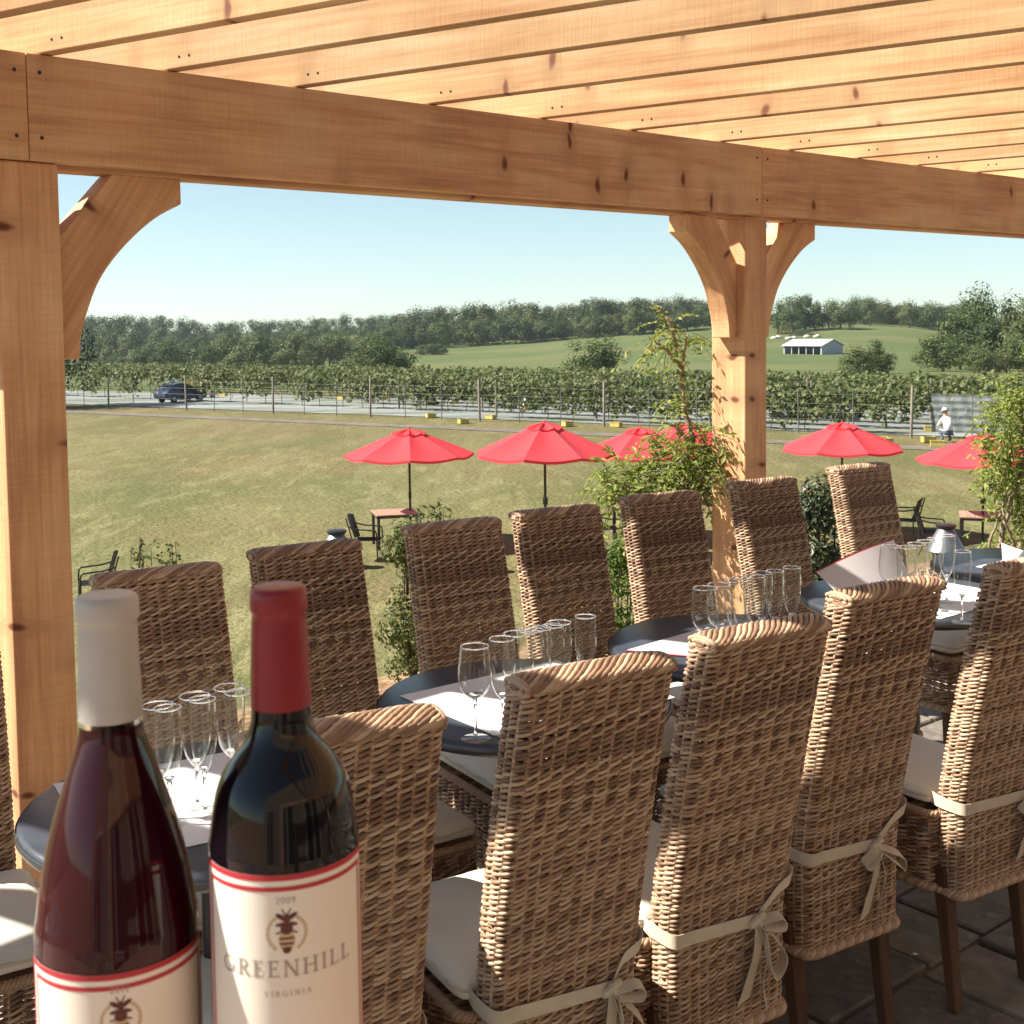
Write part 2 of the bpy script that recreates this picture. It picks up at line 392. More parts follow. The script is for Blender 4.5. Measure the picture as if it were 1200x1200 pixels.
def mrange(v, a, b_, c=0., d=1.):
    r_ = N.new('ShaderNodeMapRange'); r_.interpolation_type = 'SMOOTHSTEP'; L.new(v, r_.inputs['Value'])
    for k_, x_ in zip(('From Min', 'From Max', 'To Min', 'To Max'), (a, b_, c, d)): r_.inputs[k_].default_value = x_
    return r_.outputs[0]
green = (.106, .108, .040); dry = (.172, .150, .069); red = (.165, .112, .058); pas = (.082, .108, .042); mul = (.23, .135, .08)
c1 = mixc(mrange(nz(.22, 6, (1, .55, 1), .5), .38, .66), green, dry)
c1 = mixc(mrange(nz(.09, 4), .45, .62, 0, .7), c1, red)
c1 = mixc(mrange(nz(1.1, 5, (1.6, .5, 1), .6), .5, .68, 0, .75), c1, (.225, .205, .10))
sx = N.new('ShaderNodeSeparateXYZ'); L.new(tc.outputs['Object'], sx.inputs[0])
# dry reddish seed heads nearer the fence
fd = N.new('ShaderNodeMath'); fd.operation = 'MULTIPLY_ADD'; L.new(sx.outputs['X'], fd.inputs[0]); fd.inputs[1].default_value = .647; L.new(sx.outputs['Y'], fd.inputs[2])
c1 = mixc(mrange(fd.outputs[0], 34., 50., 0, .42), c1, (.15, .105, .06))
# long pale streaks where the grass has been laid over
c1 = mixc(mrange(nz(.55, 5, (1.5, .16, 1), -.22, .6), .5, .66, 0, .38), c1, (.23, .205, .11))
c1 = mixc(mrange(nz(9, 5, (1.6, .35, 1), .1), .45, .75, 0, .5), c1, (.215, .19, .095))
c1 = mixc(mrange(nz(21, 5, (1.6, .3, 1), -.1), .46, .72, 0, .75), c1, (.062, .070, .026)); c1 = mixc(mrange(nz(46, 4, (1.4, .35, 1), .2), .5, .74, 0, .7), c1, (.235, .205, .115)); c1 = mixc(mrange(nz(.16, 5, (1.4, .4, 1), -.3), .5, .68, 0, .45), c1, (.085, .095, .036))
c1 = mixc(mrange(nz(3.2, 6), .3, .8, 0, .35), c1, (.075, .082, .03))
# pasture colour beyond the vineyard
pc = mixc(mrange(nz(.03, 5), .42, .62), pas, (.115, .125, .052)); pc = mixc(mrange(nz(.12, 4, (.3, 1, 1)), .55, .75, 0, .5), pc, (.14, .13, .065))
c1 = mixc(mrange(sx.outputs['Y'], 88., 100.), c1, pc)
# planting bed, along the patio (height above the lawn)
nearm = N.new('ShaderNodeMath'); nearm.operation = 'MULTIPLY'; L.new(mrange(sx.outputs['Z'], -.43, -.25), nearm.inputs[0]); L.new(mrange(sx.outputs['Y'], 30., 20.), nearm.inputs[1])
c1 = mixc(nearm.outputs[0], c1, mixc(mrange(nz(14, 4), .35, .7), mul, (.36, .25, .16)))
L.new(c1, b.inputs['Base Color']); b.inputs['Roughness'].default_value = .95; b.inputs['Specular IOR Level'].default_value = .1
bp = N.new('ShaderNodeBump'); bp.inputs['Strength'].default_value = .9; bp.inputs['Distance'].default_value = .10; L.new(nz(7, 8), bp.inputs['Height']); L.new(bp.outputs[0], b.inputs['Normal'])
ground = obj('ground', mesh_np('ground', V, Fq, m, True)); tag(ground, kind='structure')

# ------------------------------------------------------------------ patio of stone slabs
m, nt, b = mat('flagstone'); N = nt.nodes; L = nt.links
ge = N.new('ShaderNodeNewGeometry'); tc = N.new('ShaderNodeTexCoord')
rp = ramp(nt, [(0, (.125, .105, .092)), (.4, (.19, .165, .14)), (.75, (.27, .24, .20)), (1, (.34, .31, .27))], ge.outputs['Random Per Island'])
c1 = mixc(mrange(nz(7, 7, dist=.8), .35, .7, 0, .7), rp.outputs['Color'], (.10, .08, .068)); c1 = mixc(mrange(nz(28, 5), .5, .75, 0, .5), c1, (.30, .27, .22)); L.new(c1, b.inputs['Base Color']); b.inputs['Roughness'].default_value = .85
bp = N.new('ShaderNodeBump'); bp.inputs['Strength'].default_value = .8; bp.inputs['Distance'].default_value = .02; L.new(nz(11, 8, dist=.5), bp.inputs['Height']); L.new(bp.outputs[0], b.inputs['Normal'])
M_FLAG = m
def slab_field():
    bm = bmesh.new(); n1 = nrm(B1)
    frame = Matrix(((B1.x, -n1.x, 0, P1.x), (B1.y, -n1.y, 0, P1.y), (0, 0, 1, 0), (0, 0, 0, 1)))
    q = .93; first = True
    while q > -7:
        hgt = .30 if first else random.choice((.22, .3, .36, .44))
        s = -8 + random.random()*.4
        while s < 11:
            wd = random.uniform(.22, .62); g = random.uniform(.005, .011)
            z1 = random.uniform(-.006, .006)
            box(bm, (s+g, q-hgt+g, -.06), (s+wd-g, q-g, z1), bev=.006, seg=1, M=frame)
            s += wd
        q -= hgt; first = False
    return bm_mesh('patio', bm, M_FLAG)
tag(obj('patio', slab_field(), None, (0, 0, FLOOR)), kind='structure')
bm = bmesh.new()
vsq = [P1 - B1*8.2 + nrm(B1)*7, P1 + B1*11.2 + nrm(B1)*7, P1 + B1*11.2 - nrm(B1)*.92, P1 - B1*8.2 - nrm(B1)*.92]
f = bm.faces.new([bm.verts.new((p.x, p.y, -.016)) for p in vsq])
tag(obj('patio_bed', bm_mesh('patio_bed', bm, simple('mortar', (.16, .14, .12), .95, var=.2)), None, (0, 0, FLOOR)), kind='structure')

# ------------------------------------------------------------------ boards
def board_me(name, Lx, wy, hz, m, bev=.004):
    bm = bmesh.new(); box(bm, (0, -wy/2, -hz/2), (Lx, wy/2, hz/2), bev, 2)
    return bm_mesh(name, bm, m)
def frameM(o, x, z):
    x = Vector(x).normalized(); z = Vector(z); y = z.cross(x).normalized(); z = x.cross(y)
    return Matrix(((x.x, y.x, z.x, o[0]), (x.y, y.y, z.y, o[1]), (x.z, y.z, z.z, o[2]), (0, 0, 0, 1)))
def child(name, me, parent, MW):
    o = bpy.data.objects.new(name, me); COL.objects.link(o); o.parent = parent
    o.matrix_local = parent.matrix_basis.inverted() @ MW
    return o
perg = empty('pergola', 'new cedar pergola with closely spaced rafters and curved braces over the dining terrace', 'pergola', (P1.x, P1.y, FLOOR))
UP = Vector((0, 0, 1))
PW = .178
def post(corner, bdir, name='post'):
    """corner: left-front vertical edge (nearest the camera side)"""
    n_ = nrm(bdir); c = Vector(corner) + bdir*PW/2 - n_*PW/2
    return child(name, board_me('post', ZB-.002-FLOOR, PW, PW, M_CEDAR, .006), perg, frameM((c.x, c.y, FLOOR), UP, -n_)), c
bp1 = Vector((math.sin(R(48)), math.cos(R(48)), 0)); bp2 = Vector((math.sin(R(43)), math.cos(R(43)), 0))
c1r = P1 + B1*.085 - nrm(B1)*.02                        # right-front edge of the first post
post1, c1 = post(c1r - bp1*PW, bp1)
c2l = aty(873.5, 500, 5.50); c2l.z = 0
post2, c2 = post(c2l, bp2)
post3, c3 = post(P3 - B2*.09 - nrm(B2)*.03, B2)
post0, c0 = post(P1 - B0*3.1 - nrm(B0)*.03, B0)
# beams: a front board and a second lamina behind it whose lower edge shows
def beam(a, b_, bdir):
    Ln = (b_-a).length; n_ = nrm(bdir)
    o1 = child('beam', board_me('beam', Ln-.0015, .055, HB, M_CEDAR, .003), perg, frameM((a - n_*.0275 + UP*(ZB+HB/2)), bdir, UP))
    o2 = child('inner_beam', board_me('inner_beam', Ln-.004, .085, HB+.012, M_CEDAR, .003), perg, frameM((a - n_*.104 + UP*(ZB+HB/2-.008)), bdir, UP))
    # screw heads next to the joints
    bm = bmesh.new(); lathe(bm, [(.0055, 0), (.0055, .0015), (0, .002)], 10); sme = bm_mesh('screw', bm, M_BLACK)
    for s in (.035, Ln-.035):
        for t in (.33, -.28):
            child('screw', sme, perg, frameM((a + bdir*s + UP*(ZB+HB/2+t*HB)), bdir, n_))
    return o1
beam(P1 - B0*3.2, P1 - B1*.0, B0); beam(P1, P2, B1); beam(P2, P2 + B2*3.2, B2)
def spline(pts_, n=24):
    P = np.asarray(pts_, float); P = np.concatenate([[2*P[0]-P[1]], P, [2*P[-1]-P[-2]]]); out = []
    for i in range(1, len(P)-2):
        for t in np.linspace(0, 1, n, endpoint=False):
            a, b_, c, d = P[i-1:i+3]; out.append(.5*((2*b_)+(-a+c)*t+(2*a-5*b_+4*c-d)*t*t+(-a+3*b_-3*c+d)*t**3))
    out.append(P[-2]); return np.array(out)
# curved knee braces
BR = [(0, -.20), (.175, 0), (.39, 0), (.39, -.075), (.315, -.115), (.25, -.165), (.18, -.235), (.125, -.31), (.09, -.39), (.068, -.46), (.058, -.535), (0, -.535)]
def brace(origin, direction, n_, sc=1.0, th=.095):
    bm = bmesh.new()
    # finer lower arc
    arc = BR[3:11]; sp_ = spline([(x, y, 0) for x, y in arc], 5)[:, :2]; pts = list(BR[:3]) + [tuple(q) for q in sp_[:-1]]
    pts += [arc[-1], BR[11]]
    # local X along the brace diagonal so that the grain follows it
    ang = math.atan2(.46, .30); ca, sa = math.cos(ang), math.sin(ang)
    loc = [(sc*(x*ca + y*sa), sc*(-x*sa + y*ca)) for x, y in pts]
    prism(bm, loc, -th/2, th/2)
    bmesh.ops.bevel(bm, geom=[e for e in bm.edges], offset=.003, segments=1, affect='EDGES')
    xd = direction*ca + UP*sa; zd = -direction*sa + UP*ca
    child('brace', bm_mesh('brace', bm, M_CEDAR), perg, frameM(origin, xd, zd))
def brace_at(c, bdir, n_line, sgn, sc=1.0):
    o = c + bdir*(sgn*(PW/2+.001)); o.z = ZB-.012
    brace(o, bdir*sgn, nrm(bdir), sc)
brace_at(c1, bp1, None, 1, 1.02); brace_at(c1, bp1, None, -1, 1.02)
brace_at(c2, bp2, None, -1, .98); brace_at(c2, B2, None, 1, .98); brace_at(c3, B2, None, -1); brace_at(c0, B0, None, 1)
# rafters: each crosses the beam where the photograph shows it
RU = [205, 355, 510, 640, 745, 850, 930, 1010, 1080, 1150, 1215, 1275, 1335]
pts = []
bm = bmesh.new(); lathe(bm, [(.004, 0), (.004, .001), (0, .0015)], 8); NAILME = bm_mesh('nail', bm, M_BLACK)
def beam_hit(u, v):
    d = ray(u, v)
    for a, bd in ((P1, B1), (P2, B2)):
        n_ = nrm(bd); t = (a-CAM).dot(n_)/d.dot(n_); p = CAM + d*t
        if bd is B2 or (p-P2).dot(bd) < 0: return p
for u in RU:
    v = 62 + (u-35)*.1317 if u < 893 else 175 + (u-893)*.101
    p = beam_hit(u, v); p.z = 0; pts.append(p)
d0 = pts[1]-pts[0]
for k in range(1, 9): pts.insert(0, pts[0] - d0*.86)
for i, p in enumerate(pts):
    ang = R(-60 + 6*min(1, max(0, (i-8)/10)))
    rd = -Vector((math.sin(ang), math.cos(ang), 0))       # towards and over the camera
    th = .044; hgt = .235
    a = p - rd*.56; a.z = ZB+HB+.003+hgt/2
    # the edge that shows is the one turned to the camera
    child('rafter', board_me('rafter', 6.9, th, hgt, M_RAFT, .003), perg, frameM(a, rd, UP))
    rside = rd.cross(UP)
    if rside.y > 0: rside = -rside
    for s in (.60, .64):
        child('nail', NAILME, perg, frameM(a + rd*s - UP*.085 + rside*th/2, rd, rside))
# rear beam that carries the rafters on the house side, with its posts
ra = Vector((-math.sin(R(-57)), -math.cos(R(-57)), 0))
for a, b_ in ((P1 - B1*4.6 + ra*6.1, P1 + B1*5.4 + ra*6.1),):
    bd = (b_-a).normalized()
    child('beam', board_me('beam', (b_-a).length, .14, HB, M_CEDAR), perg, frameM(a + UP*(ZB+HB/2), bd, UP))
    for s in (.2, 4.9, 9.6):
        p = a + bd*s; child('post', board_me('post', ZB-.002-FLOOR, PW, PW, M_CEDAR, .006), perg, frameM((p.x, p.y, FLOOR), UP, nrm(bd)))

# unseen wall added behind the camera to shape ambient light and bottle reflections
house = empty('added_house_wall', 'unseen rendered house wall with tall windows, added behind the terrace to shape the light', 'house', P1 + B1*.5 + nrm(B1)*6.6)
M_HWALL = simple('house_render', (.22, .18, .145), .85, var=.1, vscale=1.5, bump=.2, bscale=25); M_HWIN = simple('house_glass', (.03, .035, .04), .05, spec=.8); M_HFR = simple('house_frame', (.5, .48, .44), .6)
HM = frameM(P1 + B1*.5 + nrm(B1)*6.6, B1, UP)
bm = bmesh.new(); box(bm, (-7.5, -.35, -.3), (7.5, 0, 4.6)); child('wall', bm_mesh('wall', bm, M_HWALL), house, HM)
for k_ in range(5):
    x0 = -6.4+k_*2.7
    bm = bmesh.new(); box(bm, (x0, .001, .25), (x0+1.5, .012, 2.35)); w_ = child('window', bm_mesh('window', bm, M_HWIN), house, HM)
    bm = bmesh.new()
    for lo, hi in (((x0-.09, .002, .16), (x0-.002, .06, 2.44)), ((x0+1.502, .002, .16), (x0+1.59, .06, 2.44)), ((x0-.002, .002, .16), (x0+1.502, .06, .248)), ((x0-.002, .002, 2.352), (x0+1.502, .06, 2.44)), ((x0+.71, .014, .25), (x0+.79, .05, 2.35))): box(bm, lo, hi)
    fr = bpy.data.objects.new('frame', bm_mesh('frame', bm, M_HFR)); COL.objects.link(fr); fr.parent = w_

# ------------------------------------------------------------------ wicker chair
def rrect(hw, hh, rad, n):
    """n points evenly spaced round a rounded rectangle, with outward normals"""
    a, b_ = hw-rad, hh-rad; q = math.pi*rad/2
    segs = [('l', (hw, -b_), (0, 1), 2*b_), ('c', (a, b_), 0, q), ('l', (a, hh), (-1, 0), 2*a), ('c', (-a, b_), 90, q),
            ('l', (-hw, b_), (0, -1), 2*b_), ('c', (-a, -b_), 180, q), ('l', (-a, -hh), (1, 0), 2*a), ('c', (a, -b_), 270, q)]
    P_ = sum(s[3] for s in segs); out = np.zeros((n, 2)); nor = np.zeros((n, 2))
    for i in range(n):
        s = P_*i/n
        for kind, o, d, ln in segs:
            if s <= ln + 1e-9: break
            s -= ln
        if kind == 'l':
            out[i] = (o[0]+d[0]*s, o[1]+d[1]*s); nor[i] = (d[1], -d[0])
        else:
            t = R(d) + s/rad; nor[i] = (math.cos(t), math.sin(t)); out[i] = (o[0]+rad*math.cos(t), o[1]+rad*math.sin(t))
    return out, nor, P_
BT = .040           # half thickness of the back
CW = .152           # half width of the chair back
def yback(z): return -.240 - .135*max(0, (z-.40)/.65)**1.2
def weave(z0, z1, dz, hw_f, hh, rad, yc, stakes, amp, rs, vamp, seed, ppw=5):
    """twined canes: each row is a pair of strands that cross between neighbouring stakes"""
    g = np.random.default_rng(seed); paths = []; rads = []
    n = stakes*ppw; z = z0; drift = 0
    while z < z1:
        hw = hw_f(z); P, Nn, per = rrect(hw, hh, rad, n); drift += g.normal(0, .05); ph0 = drift + g.normal(0, .12)
        lean = g.normal(0, .0007)
        for st in (0, 1):
            ph = np.pi*np.arange(n)/ppw + np.pi*st + ph0
            off = amp*np.cos(ph)*(1+g.normal(0, .10, n))
            wob = np.cumsum(g.normal(0, .00018, n)); wob -= np.linspace(0, wob[-1], n)
            xy = P + Nn*off[:, None]
            zz = z + vamp*np.sin(ph) + wob + g.normal(0, .0004) + lean*P[:, 0]/.2
            paths.append(np.stack([xy[:, 0], xy[:, 1] + np.array([yc(zv) for zv in zz]), zz], -1))
            rads.append(rs*(1+g.normal(0, .07)))
        z += dz
    return tubes_np(paths, rads, 6, True, 1.0)
def stakes_np(z0, z1, hw_f, hh, rad, yc, stakes, r_):
    paths = []
    zs = np.linspace(z0, z1, 9)
    for k in range(stakes):
        pts_ = []
        for z in zs:
            P, Nn, _ = rrect(hw_f(z), hh, rad, stakes*2); p = P[(2*k+1) % (stakes*2)]
            pts_.append((p[0], p[1]+yc(z), z))
        paths.append(pts_)
    return tubes_np(paths, r_, 5, False)
def merge(*vf):
    V_, F_, o = [], [], 0
    for v, f in vf: V_.append(v); F_.append(f+o); o += len(v)
    return np.concatenate(V_), np.concatenate(F_)
def rope_rim(P, Nn, yc, z, r_, turns, seed):
    """two strands laid round a loop as a rope"""
    n = len(P)*3; idx = np.arange(n)/3.; i0 = np.floor(idx).astype(int) % len(P); i1 = (i0+1) % len(P); f_ = (idx-np.floor(idx))[:, None]
    C = P[i0]*(1-f_)+P[i1]*f_; M_ = Nn[i0]*(1-f_)+Nn[i1]*f_
    paths = []
    for k in range(3):
        a = 2*np.pi*turns*np.arange(n)/n + k*2*np.pi/3
        paths.append(np.stack([C[:, 0]+M_[:, 0]*r_*np.cos(a), C[:, 1]+M_[:, 1]*r_*np.cos(a)+yc, z+r_*np.sin(a)+0*a], -1))
    return tubes_np(paths, r_*.95, 6, True)
def build_back(seed):
    hwf = lambda z: CW + .004*math.sin((z-.3)*4)
    hh = BT; rad = .026; ST = 30
    v1 = weave(.190, 1.028, .0108, hwf, hh, rad, yback, ST, .0040, .0035, .0029, seed)
    v2 = stakes_np(.182, 1.035, hwf, hh, rad, yback, ST, .0036)
    # wrapped top: short canes laid slantwise from the rear face over to the front face
    g = np.random.default_rng(seed+5); paths = []
    for k in range(16):
        x = np.linspace(-CW-.001, CW+.001, 60); a_ = -2*np.pi*x/.24 + k*2*np.pi/16; e_ = 1-.3*(np.abs(x)/(CW+.001))**24
        paths.append(np.stack([x, yback(1.04)+(BT+.001)*np.cos(a_)*e_, 1.030+.0125*np.sin(a_)*e_-.003*(np.abs(x)/CW)**16+g.normal(0, .0006, 60)], -1))
    v3 = tubes_np(paths, .0052, 6, False)
    caps_ = []
    for e_ in (-1, 1):
        for r_ in (.95, .62, .28):
            t_ = np.arange(24)*2*np.pi/24; caps_.append(np.stack([np.full(24, e_*(CW+.004*(1-r_))), yback(1.04)+BT*r_*np.cos(t_), 1.027+.0125*r_*np.sin(t_)], -1))
    v5 = tubes_np(caps_, .0056, 6, True)
    P, Nn, _ = rrect(CW+.004, hh+.003, rad, ST*4); v4 = rope_rim(P, Nn, yback(.18), .178, .0068, 24, seed)
    V_, F_ = merge(v1, v2, v3, v4, v5)
    return mesh_np('backrest', V_, F_, M_WICK, True)
SKX, SK0, SK1 = .178, -.205, .235
def build_skirt(seed):
    yc = (SK0+SK1)/2; hy_ = (SK1-SK0)/2; ST = 48
    hwf = lambda z: SKX
    v1 = weave(.192, .370, .0112, hwf, hy_, .03, lambda z: yc, ST, .0042, .0036, .0030, seed)
    v2 = stakes_np(.185, .37, hwf, hy_, .03, lambda z: yc, ST, .0036)
    P, Nn, _ = rrect(SKX+.003, hy_+.003, .03, ST*3); v4 = rope_rim(P, Nn, yc, .181, .0068, 50, seed); v5 = rope_rim(P, Nn, yc, .373, .006, 56, seed)
    # woven seat deck under the cushion
    rows = []
    for k in range(16):
        y = SK0+.02+(SK1-SK0-.04)*k/15; x = np.linspace(-SKX+.01, SKX-.01, 40)
        rows.append(np.stack([x, np.full(40, y),   .358+.004*np.sin(x*80+k*math.pi)], -1))
    v6 = tubes_np(rows, .012, 5, False, .5)
    V_, F_ = merge(v1, v2, v4, v5, v6)
    return mesh_np('seat_base', V_, F_, M_WICK, True)
def leg_me(dx, dy):
    bm = bmesh.new()
    t, w1 = .021, .0145
    z0, z1 = FLOOR, .24
    # board along local X (the grain), built upside down in x
    vsb = []
    for z, h, ox, oy in ((z1, t, 0, 0), (z0, w1, dx, dy)):
        vsb.append([bm.verts.new((z, ox+sx*h, oy+sy*h)) for sx, sy in ((-1, -1), (1, -1), (1, 1), (-1, 1))])
    bm.faces.new(vsb[0]); bm.faces.new(vsb[1][::-1])
    for k in range(4): bm.faces.new((vsb[0][k], vsb[1][k], vsb[1][(k+1) % 4], vsb[0][(k+1) % 4]))
    bmesh.ops.recalc_face_normals(bm, faces=bm.faces)
    bmesh.ops.bevel(bm, geom=list(bm.edges), offset=.003, segments=1, affect='EDGES')
    return bm_mesh('leg', bm, M_LEG)
LEGM = frameM((0, 0, 0), (0, 0, 1), (0, 1, 0))          # local X up, local Z -> +Y, local Y -> +X... (right handed)
def cushion_me(seed):
    bm = bmesh.new(); nx_, ny_ = 15, 15
    hx, y0, y1, z0, zt = .175, -.196, .243, .380, .438
    g = random.Random(seed)
    def pt(i, j, top):
        u = i/(nx_-1)*2-1; v = j/(ny_-1)*2-1
        x = u*hx; y = (y0+y1)/2 + v*(y1-y0)/2
        e = (max(0, 1-abs(u)**5)*max(0, 1-abs(v)**5))
        zc = (z0+zt)/2
        z = zc + (1 if top else -1)*((zt-z0)/2)*(.32+.68*e**.45) + (.004*noise.noise(Vector((x*9, y*9, seed))) if top else 0)
        # rounded plan corners
        cr = .86
        if abs(u) > cr and abs(v) > cr:
            du, dv = (abs(u)-cr)/(1-cr), (abs(v)-cr)/(1-cr); l = math.hypot(du, dv)
            if l > 1:
                x = math.copysign((cr+(du/l)*(1-cr))*hx, u); y = (y0+y1)/2+math.copysign((cr+(dv/l)*(1-cr))*(y1-y0)/2, v)
        return (x, y, z)
    T = [[bm.verts.new(pt(i, j, True)) for j in range(ny_)] for i in range(nx_)]
    Bm = [[bm.verts.new(pt(i, j, False)) for j in range(ny_)] for i in range(nx_)]
    for i in range(nx_-1):
        for j in range(ny_-1):
            bm.faces.new((T[i][j], T[i+1][j], T[i+1][j+1], T[i][j+1])); bm.faces.new((Bm[i][j], Bm[i][j+1], Bm[i+1][j+1], Bm[i+1][j]))
    ring = [(i, 0) for i in range(nx_)] + [(nx_-1, j) for j in range(1, ny_)] + [(i, ny_-1) for i in range(nx_-2, -1, -1)] + [(0, j) for j in range(ny_-2, 0, -1)]
    for a, b_ in zip(ring, ring[1:]+ring[:1]):
        bm.faces.new((T[a[0]][a[1]], Bm[a[0]][a[1]], Bm[b_[0]][b_[1]], T[b_[0]][b_[1]]))
    bmesh.ops.recalc_face_normals(bm, faces=bm.faces)
    # piping round the middle of the edge
    ringp = [Vector(((T[i][j].co.x+Bm[i][j].co.x)/2, (T[i][j].co.y+Bm[i][j].co.y)/2, zt-.018)) for i, j in ring]
    me = bm_mesh('cushion', bm, M_CUSH, True)
    return me
def ribbon_np(path, wdir, wd, th=.0014):
    P = np.asarray(path, float); n = len(P); W = np.broadcast_to(np.asarray(wdir, float), (n, 3)); W = W/np.linalg.norm(W, axis=1, keepdims=True)
    T = np.gradient(P, axis=0); T /= np.linalg.norm(T, axis=1, keepdims=True)+1e-9
    Nn = np.cross(T, W); Nn /= np.linalg.norm(Nn, axis=1, keepdims=True)+1e-9
    wd = np.broadcast_to(np.asarray(wd, float), (n,))[:, None]
    q = np.stack([P-W*wd/2-Nn*th/2, P+W*wd/2-Nn*th/2, P+W*wd/2+Nn*th/2, P-W*wd/2+Nn*th/2], 1).reshape(-1, 3)
    I_ = np.arange(n-1)[:, None]; J_ = np.arange(4)[None]; J2 = (J_+1) % 4
    F_ = np.stack([I_*4+J_, (I_+1)*4+J_, (I_+1)*4+J2, I_*4+J2], -1).reshape(-1, 4)
    F_ = np.concatenate([F_, [[3, 2, 1, 0], [n*4-4, n*4-3, n*4-2, n*4-1]]])
    return q, F_
def tie_me(seed, kx=.055, drop=.17, style=0):
    g = random.Random(seed); yr = -.240-BT-.011; e = CW+.009; zb_ = .408
    def yr_(z): return yback(z)-BT-.011
    vf = []
    # left part of the sash: from the cushion's corner, round the left side, level to the knot
    left = spline([(-e+.004, -.19, zb_+.004), (-e-.002, -.225, zb_+.002), (-e+.006, yr+.004, zb_), (-e+.05, yr-.002, zb_), (-.02, yr-.003, zb_-.004), (kx, yr-.006, zb_-.006)], 8)
    vf.append(ribbon_np(left, (0, 0, 1), np.linspace(.032, .026, len(left))))
    zr = zb_+.065
    right = spline([(e-.004, yback(zr)+.03, zr+.012), (e+.002, yback(zr)+.005, zr+.008), (e-.008, yr_(zr)+.001, zr), (e-.05, yr_(zr-.02)-.002, zr-.024), (kx, yr-.006, zb_-.006)], 8)
    vf.append(ribbon_np(right, (0.35, 0, 1), np.linspace(.030, .024, len(right))))
    # knot
    t = np.linspace(0, 2*math.pi, 15)
    kn = np.stack([kx+.013*np.cos(t)+.002*np.sin(3*t), yr-.010-.007*np.sin(t), zb_-.006+.010*np.sin(t+.6)], -1)
    vf.append(tubes_np([kn[:-1]], .0085, 7, True)); 
    ks = np.stack([np.full(7, kx)+np.linspace(-.008, .01, 7), np.full(7, yr-.017), zb_-.006+np.linspace(.013, -.014, 7)], -1); vf.append(tubes_np([ks], .008, 7, False))
    y0 = yr-.014; k0 = (kx, y0, zb_-.008)
    if style == 0:
        lp = spline([k0, (kx+.035, y0-.012, zb_-.022), (kx+.080, y0-.008, zb_-.050), (kx+.084, y0-.004, zb_-.078), (kx+.05, y0-.022, zb_-.056), (kx+.004, y0-.012, zb_-.016)], 8)
        lp2 = spline([k0, (kx-.03, y0-.016, zb_-.012), (kx-.055, y0-.01, zb_-.034), (kx-.045, y0-.02, zb_-.04), (kx-.002, y0-.014, zb_-.014)], 8)
    else:
        lp = spline([k0, (kx+.02, y0-.02, zb_-.03), (kx+.060, y0-.014, zb_-.085), (kx+.048, y0-.008, zb_-.125), (kx+.012, y0-.024, zb_-.105), (kx+.004, y0-.012, zb_-.02)], 8)
        lp2 = spline([k0, (kx+.035, y0-.018, zb_+.004), (kx+.06, y0-.012, zb_-.012), (kx+.045, y0-.022, zb_-.022), (kx+.002, y0-.014, zb_-.012)], 8)
    vf.append(ribbon_np(lp, (.25, .9, .35), .029)); vf.append(ribbon_np(lp2, (.2, .9, .3), .025))
    t1 = spline([k0, (kx-.012, y0-.01, zb_-.06), (kx-.022, y0+.0, zb_-.12), (kx-.036, y0+.006, zb_-drop)], 8)
    vf.append(ribbon_np(t1, (1, .25, .1), np.linspace(.022, .044, len(t1))))
    t2 = spline([k0, (kx+.014, y0-.012, zb_-.07), (kx+.012, y0-.002, zb_-.14), (kx+.028, y0+.004, zb_-drop-.035)], 8)
    vf.append(ribbon_np(t2, (.8, .8, .1), np.linspace(.020, .015, len(t2))))
    V_, F_ = merge(*vf)
    me = mesh_np('cushion_tie', V_, F_, M_TIE, True); me.set_sharp_from_angle(angle=R(38)); return me
BACKS = [build_back(s) for s in (11, 29)]; SKIRT = build_skirt(3); CUSHS = [cushion_me(s) for s in (1, 2)]
LEGS = [((-.150, .205), leg_me(0, .012)), ((.150, .205), leg_me(0, .012)), ((-.143, -.215), leg_me(0, -.045)), ((.143, -.215), leg_me(0, -.045))]
_P, _N, _ = rrect(.1755, .2185, .03, 120)
PIPING = mesh_np('piping', *tubes_np([np.stack([_P[:, 0], _P[:, 1]+.0235, np.full(120, .415)+.0015*np.sin(np.arange(120)*.7)], -1)], .0038, 6, True), M_TIE, True)
nch = 0
def chair(topc, yaw_deg, label, group, near, tie=None, rear_vis=True):
    """topc: centre of the visible upper edge of the back; yaw: direction of the chair's local X, degrees right of forward"""
    global nch
    xd = Vector((math.sin(R(yaw_deg)), math.cos(R(yaw_deg)), 0))
    if not near: xd = -xd
    fd = Vector((-xd.y, xd.x, 0))
    yt = yback(1.05) + (-BT if near else BT)
    base = Vector((topc[0], topc[1], 0)) - fd*yt
    base.z = FLOOR; root = empty('wicker_chair', label, 'chair', base, math.atan2(xd.y, xd.x), group); dz = (0, 0, -FLOOR)
    obj('backrest', BACKS[nch % 2], root, dz); obj('seat_base', SKIRT, root, dz); cu_ = obj('cushion', CUSHS[nch % 2], root, dz); obj('piping', PIPING, cu_)
    for (lx, ly), me in LEGS: obj('leg', me, root, M=Matrix.Translation((lx, ly, -FLOOR)) @ LEGM)
    if tie is not None: obj('cushion_tie', tie_me(**tie), root, dz)
    nch += 1
    return root
GN = 'wicker chairs along the near side of the tables'; GF = 'wicker chairs along the far side of the tables'
def mid(a, b_): return (atz(*a, 1.045)+atz(*b_, 1.045))/2
A_t = mid((520, 835), (520, 835)); xdA = Vector((math.sin(R(63)), math.cos(R(63)), 0)); A_t = A_t - xdA*(CW-.004)
chair(A_t, 63, 'wicker chair half hidden behind the red capped bottle, its back towards the camera', GN, True, dict(seed=1, kx=.05))
chair(mid((618, 800), (797, 770)), 60, 'large wicker chair back in the middle foreground, just right of the bottles', GN, True, dict(seed=2, kx=.085, style=1))
